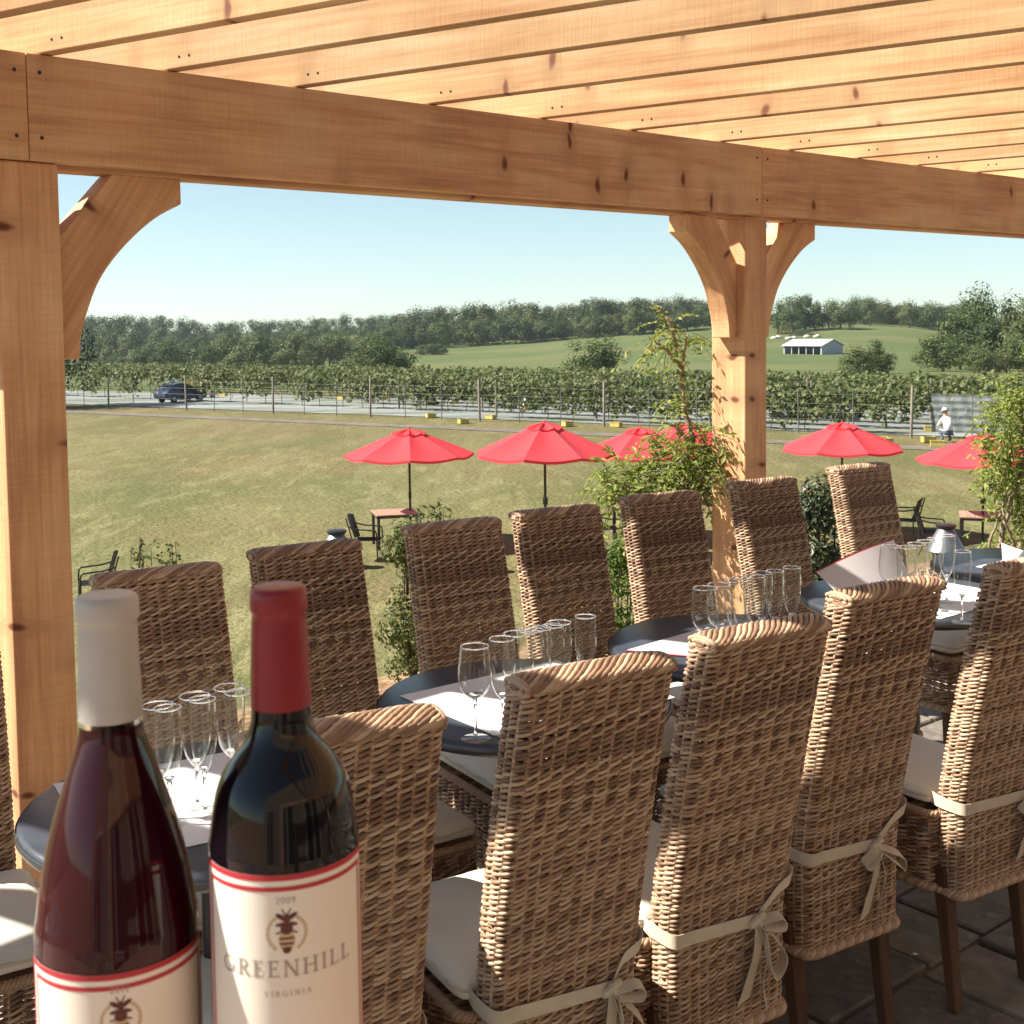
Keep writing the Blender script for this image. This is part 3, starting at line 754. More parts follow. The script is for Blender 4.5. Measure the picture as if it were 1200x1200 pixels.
chair(mid((830, 752), (986, 722)), 58, 'wicker chair whose cream sash is tied in a drooping bow low on its back', GN, True, dict(seed=3, kx=.055, style=1))
chair(mid((990, 698), (1120, 677)), 58, 'wicker chair whose sash bow with long hanging tails sits at mid right of its back', GN, True, dict(seed=4, kx=.05, style=0, drop=.175))
E_t = atz(1190, 664, 1.045); xdE = Vector((math.sin(R(58)), math.cos(R(58)), 0))
chair(E_t + xdE*(CW-.012), 58, 'wicker chair cut off by the right edge of the photo, its sunlit side showing', GN, True, dict(seed=5, kx=.09))
F0_t = atz(-14, 688, 1.045); xdF = Vector((math.sin(R(58)), math.cos(R(58)), 0))
chair(F0_t - xdF*(CW-.01), 57, 'shaded wicker chair at the far left edge, left of the big post', GF, False)
for a, b_, yw, lab in [((105, 678), (268, 660), 58, 'shaded wicker chair behind the grey capped bottle'), ((292, 648), (432, 632), 57, 'shaded wicker chair behind the red capped bottle, facing the camera'),
                       ((474, 619), (597, 606), 58, 'shaded wicker chair behind the glasses on the second table, beside a small shrub'), ((609, 601), (705, 592), 58, 'shaded wicker chair with a sunlit left edge below the biggest red parasol'),
                       ((731, 583), (828, 576), 60, 'shaded wicker chair under the climbing vine, just left of the cedar post'), ((862, 567), (938, 558), 56, 'shaded wicker chair standing in front of the vine shadowed cedar post'),
                       ((985, 548), (1042, 542), 57, 'smallest far wicker chair, right of the dark rounded evergreen')]:
    chair(mid(a, b_), yw, lab, GF, False)

# ------------------------------------------------------------------ tables
def table_proto():
    root = empty('bistro_table', 'x', 'table', (0, 0, 0))
    bm = bmesh.new()
    lathe(bm, [(0, .705), (.335, .705), (.348, .709), (.354, .718), (.354, .730), (.350, .737), (.343, .740), (0, .740)], 72)
    obj('tabletop', bm_mesh('tabletop', bm, M_TOP, True, 40), root)
    bm = bmesh.new(); lathe(bm, [(.3555, .716), (.3575, .719), (.3575, .728), (.3555, .731), (.3545, .7235), (.3555, .716)], 72)
    obj('edge_band', bm_mesh('edge_band', bm, M_RIM, True, 40), root)
    bm = bmesh.new(); lathe(bm, [(.11, .703), (.11, .69), (.03, .67)] + [(.03, .10+FLOOR), (.04, .06+FLOOR), (.06, .05+FLOOR), (.20, .03+FLOOR), (.215, .012+FLOOR), (.215, FLOOR+.001), (0, FLOOR+.001)], 40)
    obj('pedestal', bm_mesh('pedestal', bm, M_BLACK, True, 40), root)
    return root
TB = [((-.58, 2.33), 'round dark table behind the two wine bottles, holding three pairs of flutes'), ((.02, 2.96), 'round dark table with a row of glasses in the centre, behind the middle chair'),
      ((.62, 3.46), 'round dark table with a grey menu sheet, just left of the post'), ((1.30, 4.03), 'round dark table under the tilted red backed menu'), ((1.91, 4.53), 'round dark table at the right edge, farthest of the dining tables')]
tp = table_proto(); ZT = .740
for i, ((x, y), lab) in enumerate(TB):
    t = tp if i == 0 else copy_tree(tp)
    t.location = (x, y, 0); t.rotation_euler.z = .3*i; tag(t, lab, 'table', 'bistro tables in a row')

# ------------------------------------------------------------------ glasses
def glass_proto(kind):
    name = 'wine_glass' if kind == 'w' else 'champagne_flute'
    root = empty(name, 'x', 'glass', (0, 0, 0))
    if kind == 'w': h, prof = .205, [(.0045, .088), (.012, .092), (.024, .102), (.033, .117), (.0365, .134), (.0365, .150), (.034, .175), (.031, .205)]
    else: h, prof = .215, [(.0045, .078), (.009, .084), (.016, .098), (.0215, .118), (.0245, .142), (.0255, .168), (.0252, .195), (.0245, .215)]
    if kind == 'f2': prof = [(r_*1.16, z*.98) for r_, z in prof]
    # smooth the profile
    P_ = spline([(a, b_, 0) for a, b_ in prof], 4)[:, :2]; h_ = P_[-1][1]
    bm = bmesh.new(); inner = [(max(.0008, r_-.0012), z+(.002 if i == 0 else 0)) for i, (r_, z) in enumerate(P_)]
    lathe(bm, [(0, P_[0][1]-.001)] + [tuple(p) for p in P_] + [tuple(p) for p in inner[::-1]] + [(0, inner[0][1])], 36)
    obj('bowl', bm_mesh('bowl', bm, M_GLASS, True), root)
    rr_ = P_[-1][0]; bm = bmesh.new(); lathe(bm, [(rr_-.0017, h_-.0004), (rr_-.0006, h_+.0012), (rr_+.0005, h_-.0004), (rr_-.0006, h_-.0018), (rr_-.0017, h_-.0004)], 40); obj('rim', bm_mesh('rim', bm, M_STEM, True), root)
    z1 = P_[0][1]
    bm = bmesh.new(); lathe(bm, [(0, .006), (.0042, .008), (.0034, .02), (.0031, z1*.6), (.0036, z1-.01), (.0050, z1-.001)] + [(max(.001, r_-.0015), z) for r_, z in P_ if z < z1+.012] + [(0, z1+.010)], 20)
    obj('stem', bm_mesh('stem', bm, M_STEM, True), root)
    bm = bmesh.new(); fr_ = .033 if kind == 'w' else .030
    lathe(bm, [(0, .001), (fr_-.001, .001), (fr_, .0018), (fr_-.002, .0028), (.012, .0042), (.004, .007), (0, .0075)], 36)
    obj('foot', bm_mesh('foot', bm, M_GLASS, True), root)
    return root
GP = {k_: glass_proto(k_) for k_ in ('w', 'f', 'f2')}; GH = {'w': .205, 'f': .215, 'f2': .211}; used = set()
GG = 'empty glasses set out on the tables'
def put_glass(kind, u, v, label, ztop=ZT+.003):
    p = atz(u, v, ztop+GH[kind]); o = GP[kind]
    if kind in used: o = copy_tree(o)
    used.add(kind); o.location = (p.x, p.y, ztop); o.rotation_euler.z = random.random()*6
    tag(o, label, 'glass', GG)
T1, T2, T3, T4 = 'on the table behind the bottles', 'on the centre table', 'on the table by the post', 'by the tilted menu'
for k_, u, v, lab in [('f', 196, 829, f'left front champagne flute {T1}'), ('f2', 185, 826, f'flute just behind the left front flute {T1}'), ('f', 237, 819, f'middle front champagne flute {T1}'), ('f2', 228, 815, f'flute just behind the middle front flute {T1}'),
                      ('f', 279, 811, f'right front champagne flute {T1}, next to the red capped bottle'), ('f2', 268, 805, f'rearmost champagne flute {T1}'),
                      ('w', 556, 757, f'round bowled wine glass at the left end of the row {T2}'), ('f2', 588, 748, f'second glass from the left {T2}, wider flute'), ('w', 606, 742, f'wine glass partly behind the second glass {T2}'),
                      ('f2', 622, 738, f'middle flute of the row {T2}'), ('f', 634, 736, f'flute squeezed behind the middle flute {T2}'), ('f2', 655, 729, f'flute second from the right {T2}'), ('f', 648, 733, f'narrow flute behind the second from right {T2}'), ('f', 686, 722, f'rightmost flute {T2}'),
                      ('w', 826, 689, f'round wine glass at the left end of the row {T3}'), ('w', 843, 685, f'second wine glass from the left {T3}'), ('f2', 862, 680, f'third glass from the left {T3}, before the lit post'), ('f', 868, 677, f'flute close behind the third glass {T3}'),
                      ('f2', 884, 675, f'fourth glass from the left {T3}'), ('f2', 893, 671, f'flute right behind the fourth glass {T3}'), ('f', 908, 669, f'flute second from the right {T3}'), ('f', 928, 665, f'rightmost flute {T3}'),
                      ('w', 1044, 640, f'wide wine glass in front of the menu card, leftmost {T4}'), ('f2', 1062, 641, f'second glass from the left {T4}'), ('f2', 1074, 637, f'third glass from the left {T4}'), ('f2', 1085, 634, f'middle glass of the crowded row {T4}'),
                      ('f', 1096, 631, f'flute third from the right {T4}'), ('f', 1110, 627, f'flute second from the right {T4}'), ('f', 1128, 646, f'flute standing alone nearest the camera {T4}')]:
    put_glass(k_, u, v, lab)

# ------------------------------------------------------------------ place mats and menus
def sheet(name, quad, label, cat, m, th=.0012, bow=0, group=None):
    """a card from four corner points (world), gently bowed"""
    q = [Vector(p) for p in quad]; n = 9; bm = bmesh.new()
    nn = (q[1]-q[0]).cross(q[3]-q[0]).normalized()
    if nn.z < 0: nn = -nn
    g = []
    for i in range(n):
        row = []
        for j in range(n):
            a, b_ = i/(n-1), j/(n-1)
            p = q[0]*(1-a)*(1-b_)+q[1]*a*(1-b_)+q[2]*a*b_+q[3]*(1-a)*b_
            p = p + nn*bow*math.sin(math.pi*a)
            row.append(p)
        g.append(row)
    o0 = (q[0]+q[2])/2
    T = [[bm.verts.new(g[i][j]+nn*th-o0) for j in range(n)] for i in range(n)]; Bt = [[bm.verts.new(g[i][j]-o0) for j in range(n)] for i in range(n)]
    for i in range(n-1):
        for j in range(n-1):
            bm.faces.new((T[i][j], T[i+1][j], T[i+1][j+1], T[i][j+1])); f = bm.faces.new((Bt[i][j], Bt[i][j+1], Bt[i+1][j+1], Bt[i+1][j]))
    ring = [(i, 0) for i in range(n)] + [(n-1, j) for j in range(1, n)] + [(i, n-1) for i in range(n-2, -1, -1)] + [(0, j) for j in range(n-2, 0, -1)]
    for a, b_ in zip(ring, ring[1:]+ring[:1]): bm.faces.new((T[a[0]][a[1]], Bt[a[0]][a[1]], Bt[b_[0]][b_[1]], T[b_[0]][b_[1]]))
    bmesh.ops.recalc_face_normals(bm, faces=bm.faces)
    me = bm_mesh(name, bm, m, True, 50)
    o = obj(name, me, None, o0); return tag(o, label, cat, group)
def flat(uvs, dz=.0012): return [atz(u, v, ZT+dz) for u, v in uvs]
def mat_rect(cx, cy, ang, a, b_, z):
    x = Vector((math.sin(R(ang)), math.cos(R(ang)), 0)); y = Vector((-x.y, x.x, 0)); c = Vector((cx, cy, z))
    return [c - x*a/2 - y*b_/2, c + x*a/2 - y*b_/2, c + x*a/2 + y*b_/2, c - x*a/2 + y*b_/2]
GM = 'paper place mats under the glasses'
sheet('place_mat', mat_rect(-.59, 2.34, 60, .50, .44, ZT+.0012), 'pale paper place mat under the flutes behind the bottles', 'place mat', M_PAPER, group=GM)
sheet('place_mat', mat_rect(.05, 2.95, 52, .50, .44, ZT+.0012), 'half sunlit paper place mat under the centre glasses', 'place mat', M_PAPER, group=GM)
sheet('place_mat', mat_rect(1.36, 3.98, 52, .48, .36, ZT+.0012), 'paper place mat under the glasses beside the tilted menu', 'place mat', M_PAPER, group=GM)
sheet('place_mat', mat_rect(1.92, 4.48, 52, .36, .30, ZT+.0012), 'bluish place mat on the farthest dining table', 'place mat', M_PAPER, group=GM)
# the menu lying by the post: a grey sheet on a dark red backing
q3 = flat([(735, 762), (822, 737), (890, 742), (822, 770)], .0035)
o = sheet('menu', q3, 'grey menu card with dark red edge lying flat on the table by the post', 'menu', M_MENU, .0015)
qb = [p + (p-(q3[0]+q3[2])/2)*.03 for p in q3]
bk = sheet('red_backing', [p-UP*.0016 for p in qb], None, None, M_MENURED, .0014); 
def reparent(ch, par):
    ch.parent = par; ch.location = Vector(ch.location) - Vector(par.location)
reparent(bk, o)
# the tilted menu: leans up from the far table
lo1 = atz(992, 706, ZT+.006); lo2 = atz(1066, 676, ZT+.006)
def at_depth(u, v, y): return aty(u, v, y)
q4 = [lo1, lo2, at_depth(1047, 633, lo2.y+.10), at_depth(957, 671, lo1.y+.10)]
o = sheet('menu', q4, 'tilted grey menu card with a red top edge, propped before the far chair', 'menu', M_MENU, .0015, .012)
nn = (q4[1]-q4[0]).cross(q4[3]-q4[0]).normalized()
qb = [q4[3]*.94+q4[0]*.06, q4[2]*.94+q4[1]*.06, q4[2]+(q4[2]-q4[1])*.05, q4[3]+(q4[3]-q4[0])*.05]
bk = sheet('red_edge', [p - nn*(.004 if nn.y > 0 else -.004)*-1 for p in qb], None, None, M_MENURED, .0016, .012); reparent(bk, o)
l1 = atz(1176, 668, ZT+.004); l2 = atz(1232, 690, ZT+.004)
sheet('menu', [l1, l2, aty(1226, 652, l2.y+.05), aty(1174, 636, l1.y+.05)], 'pale blue curved menu card standing at the right edge of the photo', 'menu', M_PAPER, .0015, .03)

# ------------------------------------------------------------------ the two bottles on the bar top
def bottle(u, vtop, dist, prof_px, H_, caplen, wine_top, dark, labelz, capm, names, year, face=0):
    p = aty(u, vtop, dist); ztop = p.z; base = ztop-H_
    root = empty('wine_bottle', names, 'bottle', (p.x, p.y, base), 0, None)
    prof = [(r_, H_-d) for d, r_ in prof_px]            # top to bottom
    P_ = spline([(a, b_, 0) for a, b_ in prof], 5)[:, :2]
    body = [tuple(q) for q in P_ if q[1] < H_-caplen+.012] + [(P_[-1][0], .012), (P_[-1][0]-.004, .002), (P_[-1][0]-.010, 0), (.022, .0), (0, .018)]
    bm = bmesh.new(); 
    if dark:
        lathe(bm, [(0, body[0][1])]+body, 72); obj('glass_body', bm_mesh('glass_body', bm, M_BOTD, True, 60), root)
    else:
        inner = [(max(.002, r_-.0028), z) for r_, z in body[:-5]] + [(body[-4][0]-.003, .014), (body[-4][0]-.012, .008), (.02, .012), (0, .026)]
        wz = H_-wine_top
        up = [q for q in body if q[1] > wz]; lo = [q for q in body if q[1] <= wz]
        rw = up[-1][0] + (lo[0][0]-up[-1][0])*(up[-1][1]-wz)/(up[-1][1]-lo[0][1])
        lathe(bm, [(0, up[0][1])]+up+[(rw, wz+.0002), (0, wz+.0002)], 72); obj('glass_neck', bm_mesh('glass_neck', bm, M_BOTG, True, 60), root)
        bm = bmesh.new(); lathe(bm, [(0, wz), (rw, wz)]+lo, 72); obj('glass_body', bm_mesh('glass_body', bm, M_BOTR, True, 60), root)
    cp = [q for q in P_ if q[1] >= H_-caplen]
    c0_ = P_[0][0]
    bm = bmesh.new(); th = .0007
    prf = [(0, H_+.0004), (c0_-.003, H_+.0006), (c0_-.0006, H_-.0002), (c0_+.0007, H_-.002), (c0_+.0009, H_-.011), (c0_+.0003, H_-.0125), (c0_-.0004, H_-.0135)]
    for r_, z in cp:
        if z < H_-.0145: prf.append((r_+th, z))
    prf += [(prf[-1][0]+.0001, H_-caplen), (prf[-1][0]-.0006, H_-caplen-.0003)]
    lathe(bm, prf, 72); obj('capsule', bm_mesh('capsule', bm, capm, True, 50), root)
    # paper label wrapped on the front
    r_ = P_[-1][0]; lt = labelz-base; lb = lt-.105
    az0 = math.atan2(-p.y, -p.x) + face; half = R(80)
    def wrap(x, z, off):                              # x: arc length to the right as seen from the camera
        a = az0 + x/r_; return (math.cos(a)*(r_+off), math.sin(a)*(r_+off), z)
    def patch(x0, x1, z0, z1, off, nseg):
        bm_ = bmesh.new(); rows = []
        for k_ in range(nseg+1):
            x = x0+(x1-x0)*k_/nseg; rows.append((bm_.verts.new(wrap(x, z0, off)), bm_.verts.new(wrap(x, z1, off))))
        for a, b_ in zip(rows[:-1], rows[1:]): bm_.faces.new((a[0], b_[0], b_[1], a[1]))
        return bm_
    hx = half*r_
    lab = obj('label', bm_mesh('label', patch(-hx, hx, lb, lt, .0003, 48), M_LAB, True), root)
    bmr = bmesh.new()
    def addp(bmx, x0, x1, z0, z1, off, nseg):
        rows = []
        for k_ in range(nseg+1):
            x = x0+(x1-x0)*k_/nseg; rows.append((bmx.verts.new(wrap(x, z0, off)), bmx.verts.new(wrap(x, z1, off))))
        for a, b_ in zip(rows[:-1], rows[1:]): bmx.faces.new((a[0], b_[0], b_[1], a[1]))
    for (i0, w_) in ((.0, .0030), (.0058, .0024)):
        addp(bmr, -hx+i0, hx-i0, lt-i0-w_, lt-i0, .0005, 48); addp(bmr, -hx+i0, hx-i0, lb+i0, lb+i0+w_, .0005, 48)
        for sg in (-1, 1):
            xa, xb = sg*(hx-i0), sg*(hx-i0-w_*.8); addp(bmr, min(xa, xb), max(xa, xb), lb+i0+w_, lt-i0-w_, .0005, 1)
    obj('label_border', bm_mesh('label_border', bmr, M_LABRED, True), lab)
    # lettering with serifs, from strokes
    def stroke(bmx, x0, z0, x1, z1, w_, off=.0005):
        dx, dz = x1-x0, z1-z0; l = math.hypot(dx, dz); nx_, nz_ = -dz/l*w_/2, dx/l*w_/2; n = max(1, int(l/.002)); prev = None
        for k_ in range(n+1):
            t = k_/n; cx, cz = x0+dx*t, z0+dz*t
            a = bmx.verts.new(wrap(cx+nx_, cz+nz_, off)); b_ = bmx.verts.new(wrap(cx-nx_, cz-nz_, off))
            if prev: bmx.faces.new((prev[0], a, b_, prev[1]))
            prev = (a, b_)
    def arcs(bmx, cx, cz, rx, rz, a0, a1, w_, n=14):
        pr = None
        for k_ in range(n):
            aa, ab = R(a0+(a1-a0)*k_/n), R(a0+(a1-a0)*(k_+1)/n)
            stroke(bmx, cx+rx*math.cos(aa), cz+rz*math.sin(aa), cx+rx*math.cos(ab), cz+rz*math.sin(ab), w_)
    def letter(bmx, ch, x, z, h):
        T, t_, sf = h*.15, h*.07, h*.1
        def stem(xx, w_=T):
            stroke(bmx, xx, z, xx, z+h, w_); stroke(bmx, xx-w_/2-sf, z+t_/2, xx+w_/2+sf, z+t_/2, t_); stroke(bmx, xx-w_/2-sf, z+h-t_/2, xx+w_/2+sf, z+h-t_/2, t_)
        if ch == 'G':
            arcs(bmx, x+h*.44, z+h/2, h*.40, h*.46, 48, 330, T*.8, 22); stroke(bmx, x+h*.78, z+h*.08, x+h*.78, z+h*.45, T); stroke(bmx, x+h*.6, z+h*.45, x+h*.92, z+h*.45, t_); return h*1.0
        if ch == 'R':
            stem(x+h*.16); stroke(bmx, x+h*.16, z+h*.965, x+h*.38, z+h*.965, t_); arcs(bmx, x+h*.36, z+h*.74, h*.22, h*.225, -90, 90, T*.8); stroke(bmx, x+h*.16, z+h*.515, x+h*.38, z+h*.515, t_); stroke(bmx, x+h*.34, z+h*.5, x+h*.72, z, T); stroke(bmx, x+h*.62, z+t_/2, x+h*.82, z+t_/2, t_); return h*.84
        if ch == 'E':
            stem(x+h*.16)
            for zz, l in ((.035, .62), (.52, .48), (.965, .58)): stroke(bmx, x+h*.16, z+h*zz, x+h*l, z+h*zz, t_)
            stroke(bmx, x+h*.61, z, x+h*.61, z+h*.18, t_); stroke(bmx, x+h*.57, z+h*.82, x+h*.57, z+h, t_); stroke(bmx, x+h*.47, z+h*.42, x+h*.47, z+h*.62, t_); return h*.74
        if ch == 'N':
            stem(x+h*.14, t_*1.3); stem(x+h*.78, t_*1.3); stroke(bmx, x+h*.12, z+h, x+h*.80, z, T); return h*.98
        if ch == 'H':
            stem(x+h*.16); stem(x+h*.76); stroke(bmx, x+h*.16, z+h*.52, x+h*.76, z+h*.52, t_); return h*.98
        if ch == 'I': stem(x+h*.17); return h*.40
        if ch == 'L':
            stem(x+h*.16); stroke(bmx, x+h*.16, z+h*.035, x+h*.62, z+h*.035, t_); stroke(bmx, x+h*.61, z, x+h*.61, z+h*.2, t_); return h*.72
        if ch == 'V': stroke(bmx, x+h*.06, z+h, x+h*.42, z, T); stroke(bmx, x+h*.42, z, x+h*.76, z+h, t_*1.2); return h*.84
        if ch == 'A': stroke(bmx, x+h*.04, z, x+h*.40, z+h, t_*1.2); stroke(bmx, x+h*.38, z+h, x+h*.76, z, T); stroke(bmx, x+h*.2, z+h*.34, x+h*.6, z+h*.34, t_); return h*.82
        if ch == '2': arcs(bmx, x+h*.26, z+h*.7, h*.22, h*.26, 170, -40, T*.8); stroke(bmx, x+h*.42, z+h*.55, x+h*.06, z+h*.05, T*.8); stroke(bmx, x+h*.04, z+h*.05, x+h*.5, z+h*.05, T*.7); return h*.6
        if ch == '0': arcs(bmx, x+h*.27, z+h*.5, h*.22, h*.44, 0, 360, T*.8, 20); return h*.6
        if ch == '9': arcs(bmx, x+h*.27, z+h*.68, h*.2, h*.26, 0, 360, T*.8, 16); stroke(bmx, x+h*.46, z+h*.64, x+h*.26, z, T*.8); return h*.6
        if ch == '1': stroke(bmx, x+h*.2, z, x+h*.2, z+h, T); stroke(bmx, x+h*.06, z+h*.85, x+h*.2, z+h, t_); stroke(bmx, x+h*.06, z+t_/2, x+h*.34, z+t_/2, t_); return h*.45
        return h*.4
    def text(s, zc, h, gap, name):
        tmp = bmesh.new(); wd = sum(letter(tmp, c_, 0, 0, h)+gap for c_ in s)-gap; tmp.free()
        bmx = bmesh.new(); x = -wd/2
        for c_ in s: x += letter(bmx, c_, x, zc-h/2, h)+gap
        bmesh.ops.recalc_face_normals(bmx, faces=bmx.faces)
        obj(name, bm_mesh(name, bmx, M_INK), lab)
    z_of = lambda v, dd: CH - (v-hv(u))/FPX*dd - base
    df = dist-r_
    if dark:
        yz, ez0, ez1 = z_of(1073, df), z_of(1083, df), z_of(1139, df)
        text('GREENHILL', z_of(1158, df), .0083, .0014, 'lettering'); text('VIRGINIA', z_of(1189, df), .0028, .0010, 'lettering')
    else:
        yz, ez0 = z_of(1186, df), z_of(1194, df); ez1 = ez0-.0225
    text(year, yz, .0034, .0005, 'lettering')
    # bee emblem: wings, head, thorax and banded tail, with a faint wreath
    hgt = ez0-ez1
    def blob(bmx, cx, cz, rx, rz, rot=0, off=.0006, n=16):
        c_ = bmx.verts.new(wrap(cx, cz, off)); rg = []
        for k_ in range(n):
            a = 2*math.pi*k_/n; x_, z_ = rx*math.cos(a), rz*math.sin(a)
            rg.append(bmx.verts.new(wrap(cx+x_*math.cos(rot)-z_*math.sin(rot), cz+x_*math.sin(rot)+z_*math.cos(rot), off)))
        for k_ in range(n): bmx.faces.new((c_, rg[k_], rg[(k_+1) % n]))
    bmx = bmesh.new(); cz = ez1+hgt/2; s = hgt/.0225
    for sg in (-1, 1):
        blob(bmx, sg*.0026*s, ez0-.0042*s, .0030*s, .0012*s, sg*.55); blob(bmx, sg*.0024*s, ez0-.0078*s, .0030*s, .0009*s, -sg*.2)
        stroke(bmx, 0, ez0-.0105*s, sg*.0052*s, ez0-.0125*s, .0008*s); stroke(bmx, 0, ez0-.004*s, sg*.0022*s, ez0-.0002*s, .0006*s)
    blob(bmx, 0, ez0-.0050*s, .0019*s, .0021*s); blob(bmx, 0, ez0-.0100*s, .0030*s, .0031*s)
    for k_, (zz, w_) in enumerate(((.0150, .0044), (.0176, .0040), (.0200, .0028))): stroke(bmx, -w_*.8*s, ez0-zz*s, w_*.8*s, ez0-zz*s, .0012*s)
    blob(bmx, 0, ez0-.0208*s, .0020*s, .0017*s)
    for f in bmx.faces: f.material_index = 0
    obj('emblem', bm_mesh('emblem', bmx, M_BEE), lab)
    bmx = bmesh.new(); blob(bmx, 0, ez0-.0160*s, .0040*s, .0055*s, 0, .00045)
    for sg in (-1, 1):
        for k_ in range(7):
            a = R(-50+100*k_/6); blob(bmx, sg*.0092*s*math.cos(a), ez0-.0125*s+.0092*s*math.sin(a), .0009*s, .0016*s, sg*(a), .00045, 8)
    bmesh.ops.recalc_face_normals(bmx, faces=bmx.faces)
    obj('emblem_wreath', bm_mesh('emblem_wreath', bmx, M_GOLD), lab)
    return root, base
left_prof = [(0, .0150), (.012, .0152), (.0145, .0143), (.03, .0144), (.064, .0156), (.078, .0182), (.098, .0248), (.118, .0310), (.138, .0357), (.162, .0395), (.185, .0411), (.300, .0411)]
right_prof = [(0, .0138), (.012, .0140), (.0145, .0132), (.04, .0142), (.062, .0150), (.070, .0158), (.080, .0195), (.093, .0290), (.106, .0345), (.128, .0378), (.148, .0384), (.300, .0384)]
b1, zb1 = bottle(125, 697, .63, left_prof, .300, .0635, .0665, False, 1.3165, M_CAPW, 'slope shouldered bottle of red wine with a grey capsule, left of the pair in front', '2012')
b2, zb2 = bottle(326, 687, .63, right_prof, .302, .0615, .07, True, 1.3645, M_CAPR, 'square shouldered dark wine bottle with a red capsule and cream label in front', '2009')
zbar = min(zb1, zb2)
b1.location.z += 0; 
# level bar table just below the frame that carries the bottles
bt = empty('bar_table', 'narrow wooden bar table under the two wine bottles', 'table', (-.17, .52, 0))
for nm, lo, hi in (('tabletop', (-.55, -.20, zbar-.04), (.35, .165, zbar)),):
    bm = bmesh.new(); box(bm, lo, hi, .004); obj('tabletop', bm_mesh('tabletop', bm, M_TOPWOOD), bt)
for sx in (-.48, .28):
    for sy in (-.15, .12):
        bm = bmesh.new(); box(bm, (sx-.03, sy-.03, FLOOR), (sx+.03, sy+.03, zbar-.042), .004); obj('leg', bm_mesh('leg', bm, M_LEG), bt)
for b_, zz in ((b1, zb1), (b2, zb2)):
    if zz - zbar > .002:
        bm = bmesh.new(); lathe(bm, [(0, 0), (.06, 0), (.06, zz-zbar-.0005), (0, zz-zbar-.0005)], 40)
        tag(obj('coaster', bm_mesh('coaster', bm, M_LEG, True, 40), None, (b_.location.x, b_.location.y, zbar)), 'round wooden coaster under a wine bottle on the bar table', 'coaster')

# ------------------------------------------------------------------ foliage
def leaf_mat(name, cols, transl=.35, objvar=0.0, rough=.55, spec=.25):
    n = len(cols); st = [(i/(n-1), c) for i, c in enumerate(cols)]
    return island_mat(name, st, rough=rough, spec=spec, nscale=1.2, namt=.18, transl=transl, objvar=objvar)
M_OAK = leaf_mat('oak_leaves', [(.024, .044, .013), (.048, .076, .021), (.082, .114, .033), (.128, .155, .048)], .22, .22)
M_ASH = leaf_mat('light_leaves', [(.040, .062, .020), (.072, .098, .030), (.110, .132, .042), (.15, .165, .06)], .25, .18)
M_DARKT = leaf_mat('dark_tree_leaves', [(.014, .022, .010), (.026, .036, .016), (.044, .055, .022)], .12)
M_VINEL = leaf_mat('grape_leaves', [(.05, .072, .022), (.092, .118, .038), (.14, .16, .06), (.20, .205, .095)], .35, .08)
M_WIST = leaf_mat('climber_leaves', [(.13, .19, .035), (.22, .29, .055), (.32, .37, .09), (.42, .42, .15)], .5)
M_BOX = leaf_mat('evergreen_leaves', [(.010, .020, .009), (.020, .034, .014), (.036, .055, .020), (.06, .08, .03)], .12, 0, .4, .4)
M_SHRUB = leaf_mat('shrub_leaves', [(.045, .065, .018), (.085, .11, .03), (.13, .15, .045), (.20, .20, .08)], .3)
M_BRIGHT = leaf_mat('bright_shrub_leaves', [(.05, .10, .02), (.10, .16, .03), (.17, .23, .05)], .4)
M_BARK = simple('bark', (.10, .07, .05), .9, var=.3, vscale=20, bump=.6, bscale=40)
M_BARKL = simple('pale_climber_bark', (.26, .20, .14), .85, var=.3, vscale=25, bump=.5, bscale=60)

def unit(v): return v/(np.linalg.norm(v, axis=-1, keepdims=True)+1e-9)
def leaves_np(P, Nrm, size, aspect=.6, g=rng, axis=None):
    """diamond shaped leaves, slightly folded; P (n,3), Nrm (n,3) rough facing"""
    n = len(P); Nrm = unit(Nrm)
    A = g.normal(0, 1, (n, 3)) if axis is None else axis + g.normal(0, .45, (n, 3))
    A = unit(A - Nrm*(A*Nrm).sum(-1, keepdims=True)); B = np.cross(Nrm, A)
    s = (size*(1+g.normal(0, .25, n)).clip(.45, 1.7))[:, None]
    q = np.stack([P - A*s*.5, P + B*s*aspect*.5 + A*s*.06 + Nrm*s*.10, P + A*s*.5, P - B*s*aspect*.5 + A*s*.06 + Nrm*s*.10], 1).reshape(-1, 3)
    return q, np.arange(4*n).reshape(n, 4)
def clump_points(g, centers, radii, per, shell=.55):
    Ps, Ns = [], []
    for c, r_ in zip(centers, radii):
        n = int(per); d = unit(g.normal(0, 1, (n, 3))); rr = (shell + (1-shell)*g.random(n)**.7)*np.where(g.random(n) < .12, 1.18, 1)
        Ps.append(c + d*rr[:, None]*r_); Ns.append(d*1.0 + g.normal(0, .36, (n, 3)) + np.array([0, 0, .25]))
    return np.concatenate(Ps), np.concatenate(Ns)
def limb_paths(g, base, top, tips, r0, wob=.02):
    paths, rads = [], []
    b_, t_ = np.array(base, float), np.array(top, float); n = 9
    s = np.linspace(0, 1, n)[:, None]; tr = b_ + (t_-b_)*s + g.normal(0, wob, (n, 3))*s*(1-s)*4
    paths.append(tr); rads.append(r0*(1-.72*np.linspace(0, 1, n)))
    for tip in tips:
        k = g.integers(3, n-1); st = tr[k]; m_ = (st+tip)/2 + g.normal(0, wob, 3) + np.array([0, 0, -.15])*np.linalg.norm(tip-st)
        s2 = np.linspace(0, 1, 7)[:, None]; p = st*(1-s2)**2 + 2*m_*s2*(1-s2) + tip*s2**2
        paths.append(p); rads.append(r0*.42*(1-.8*np.linspace(0, 1, 7))*(1-.5*k/n))
    return paths, rads
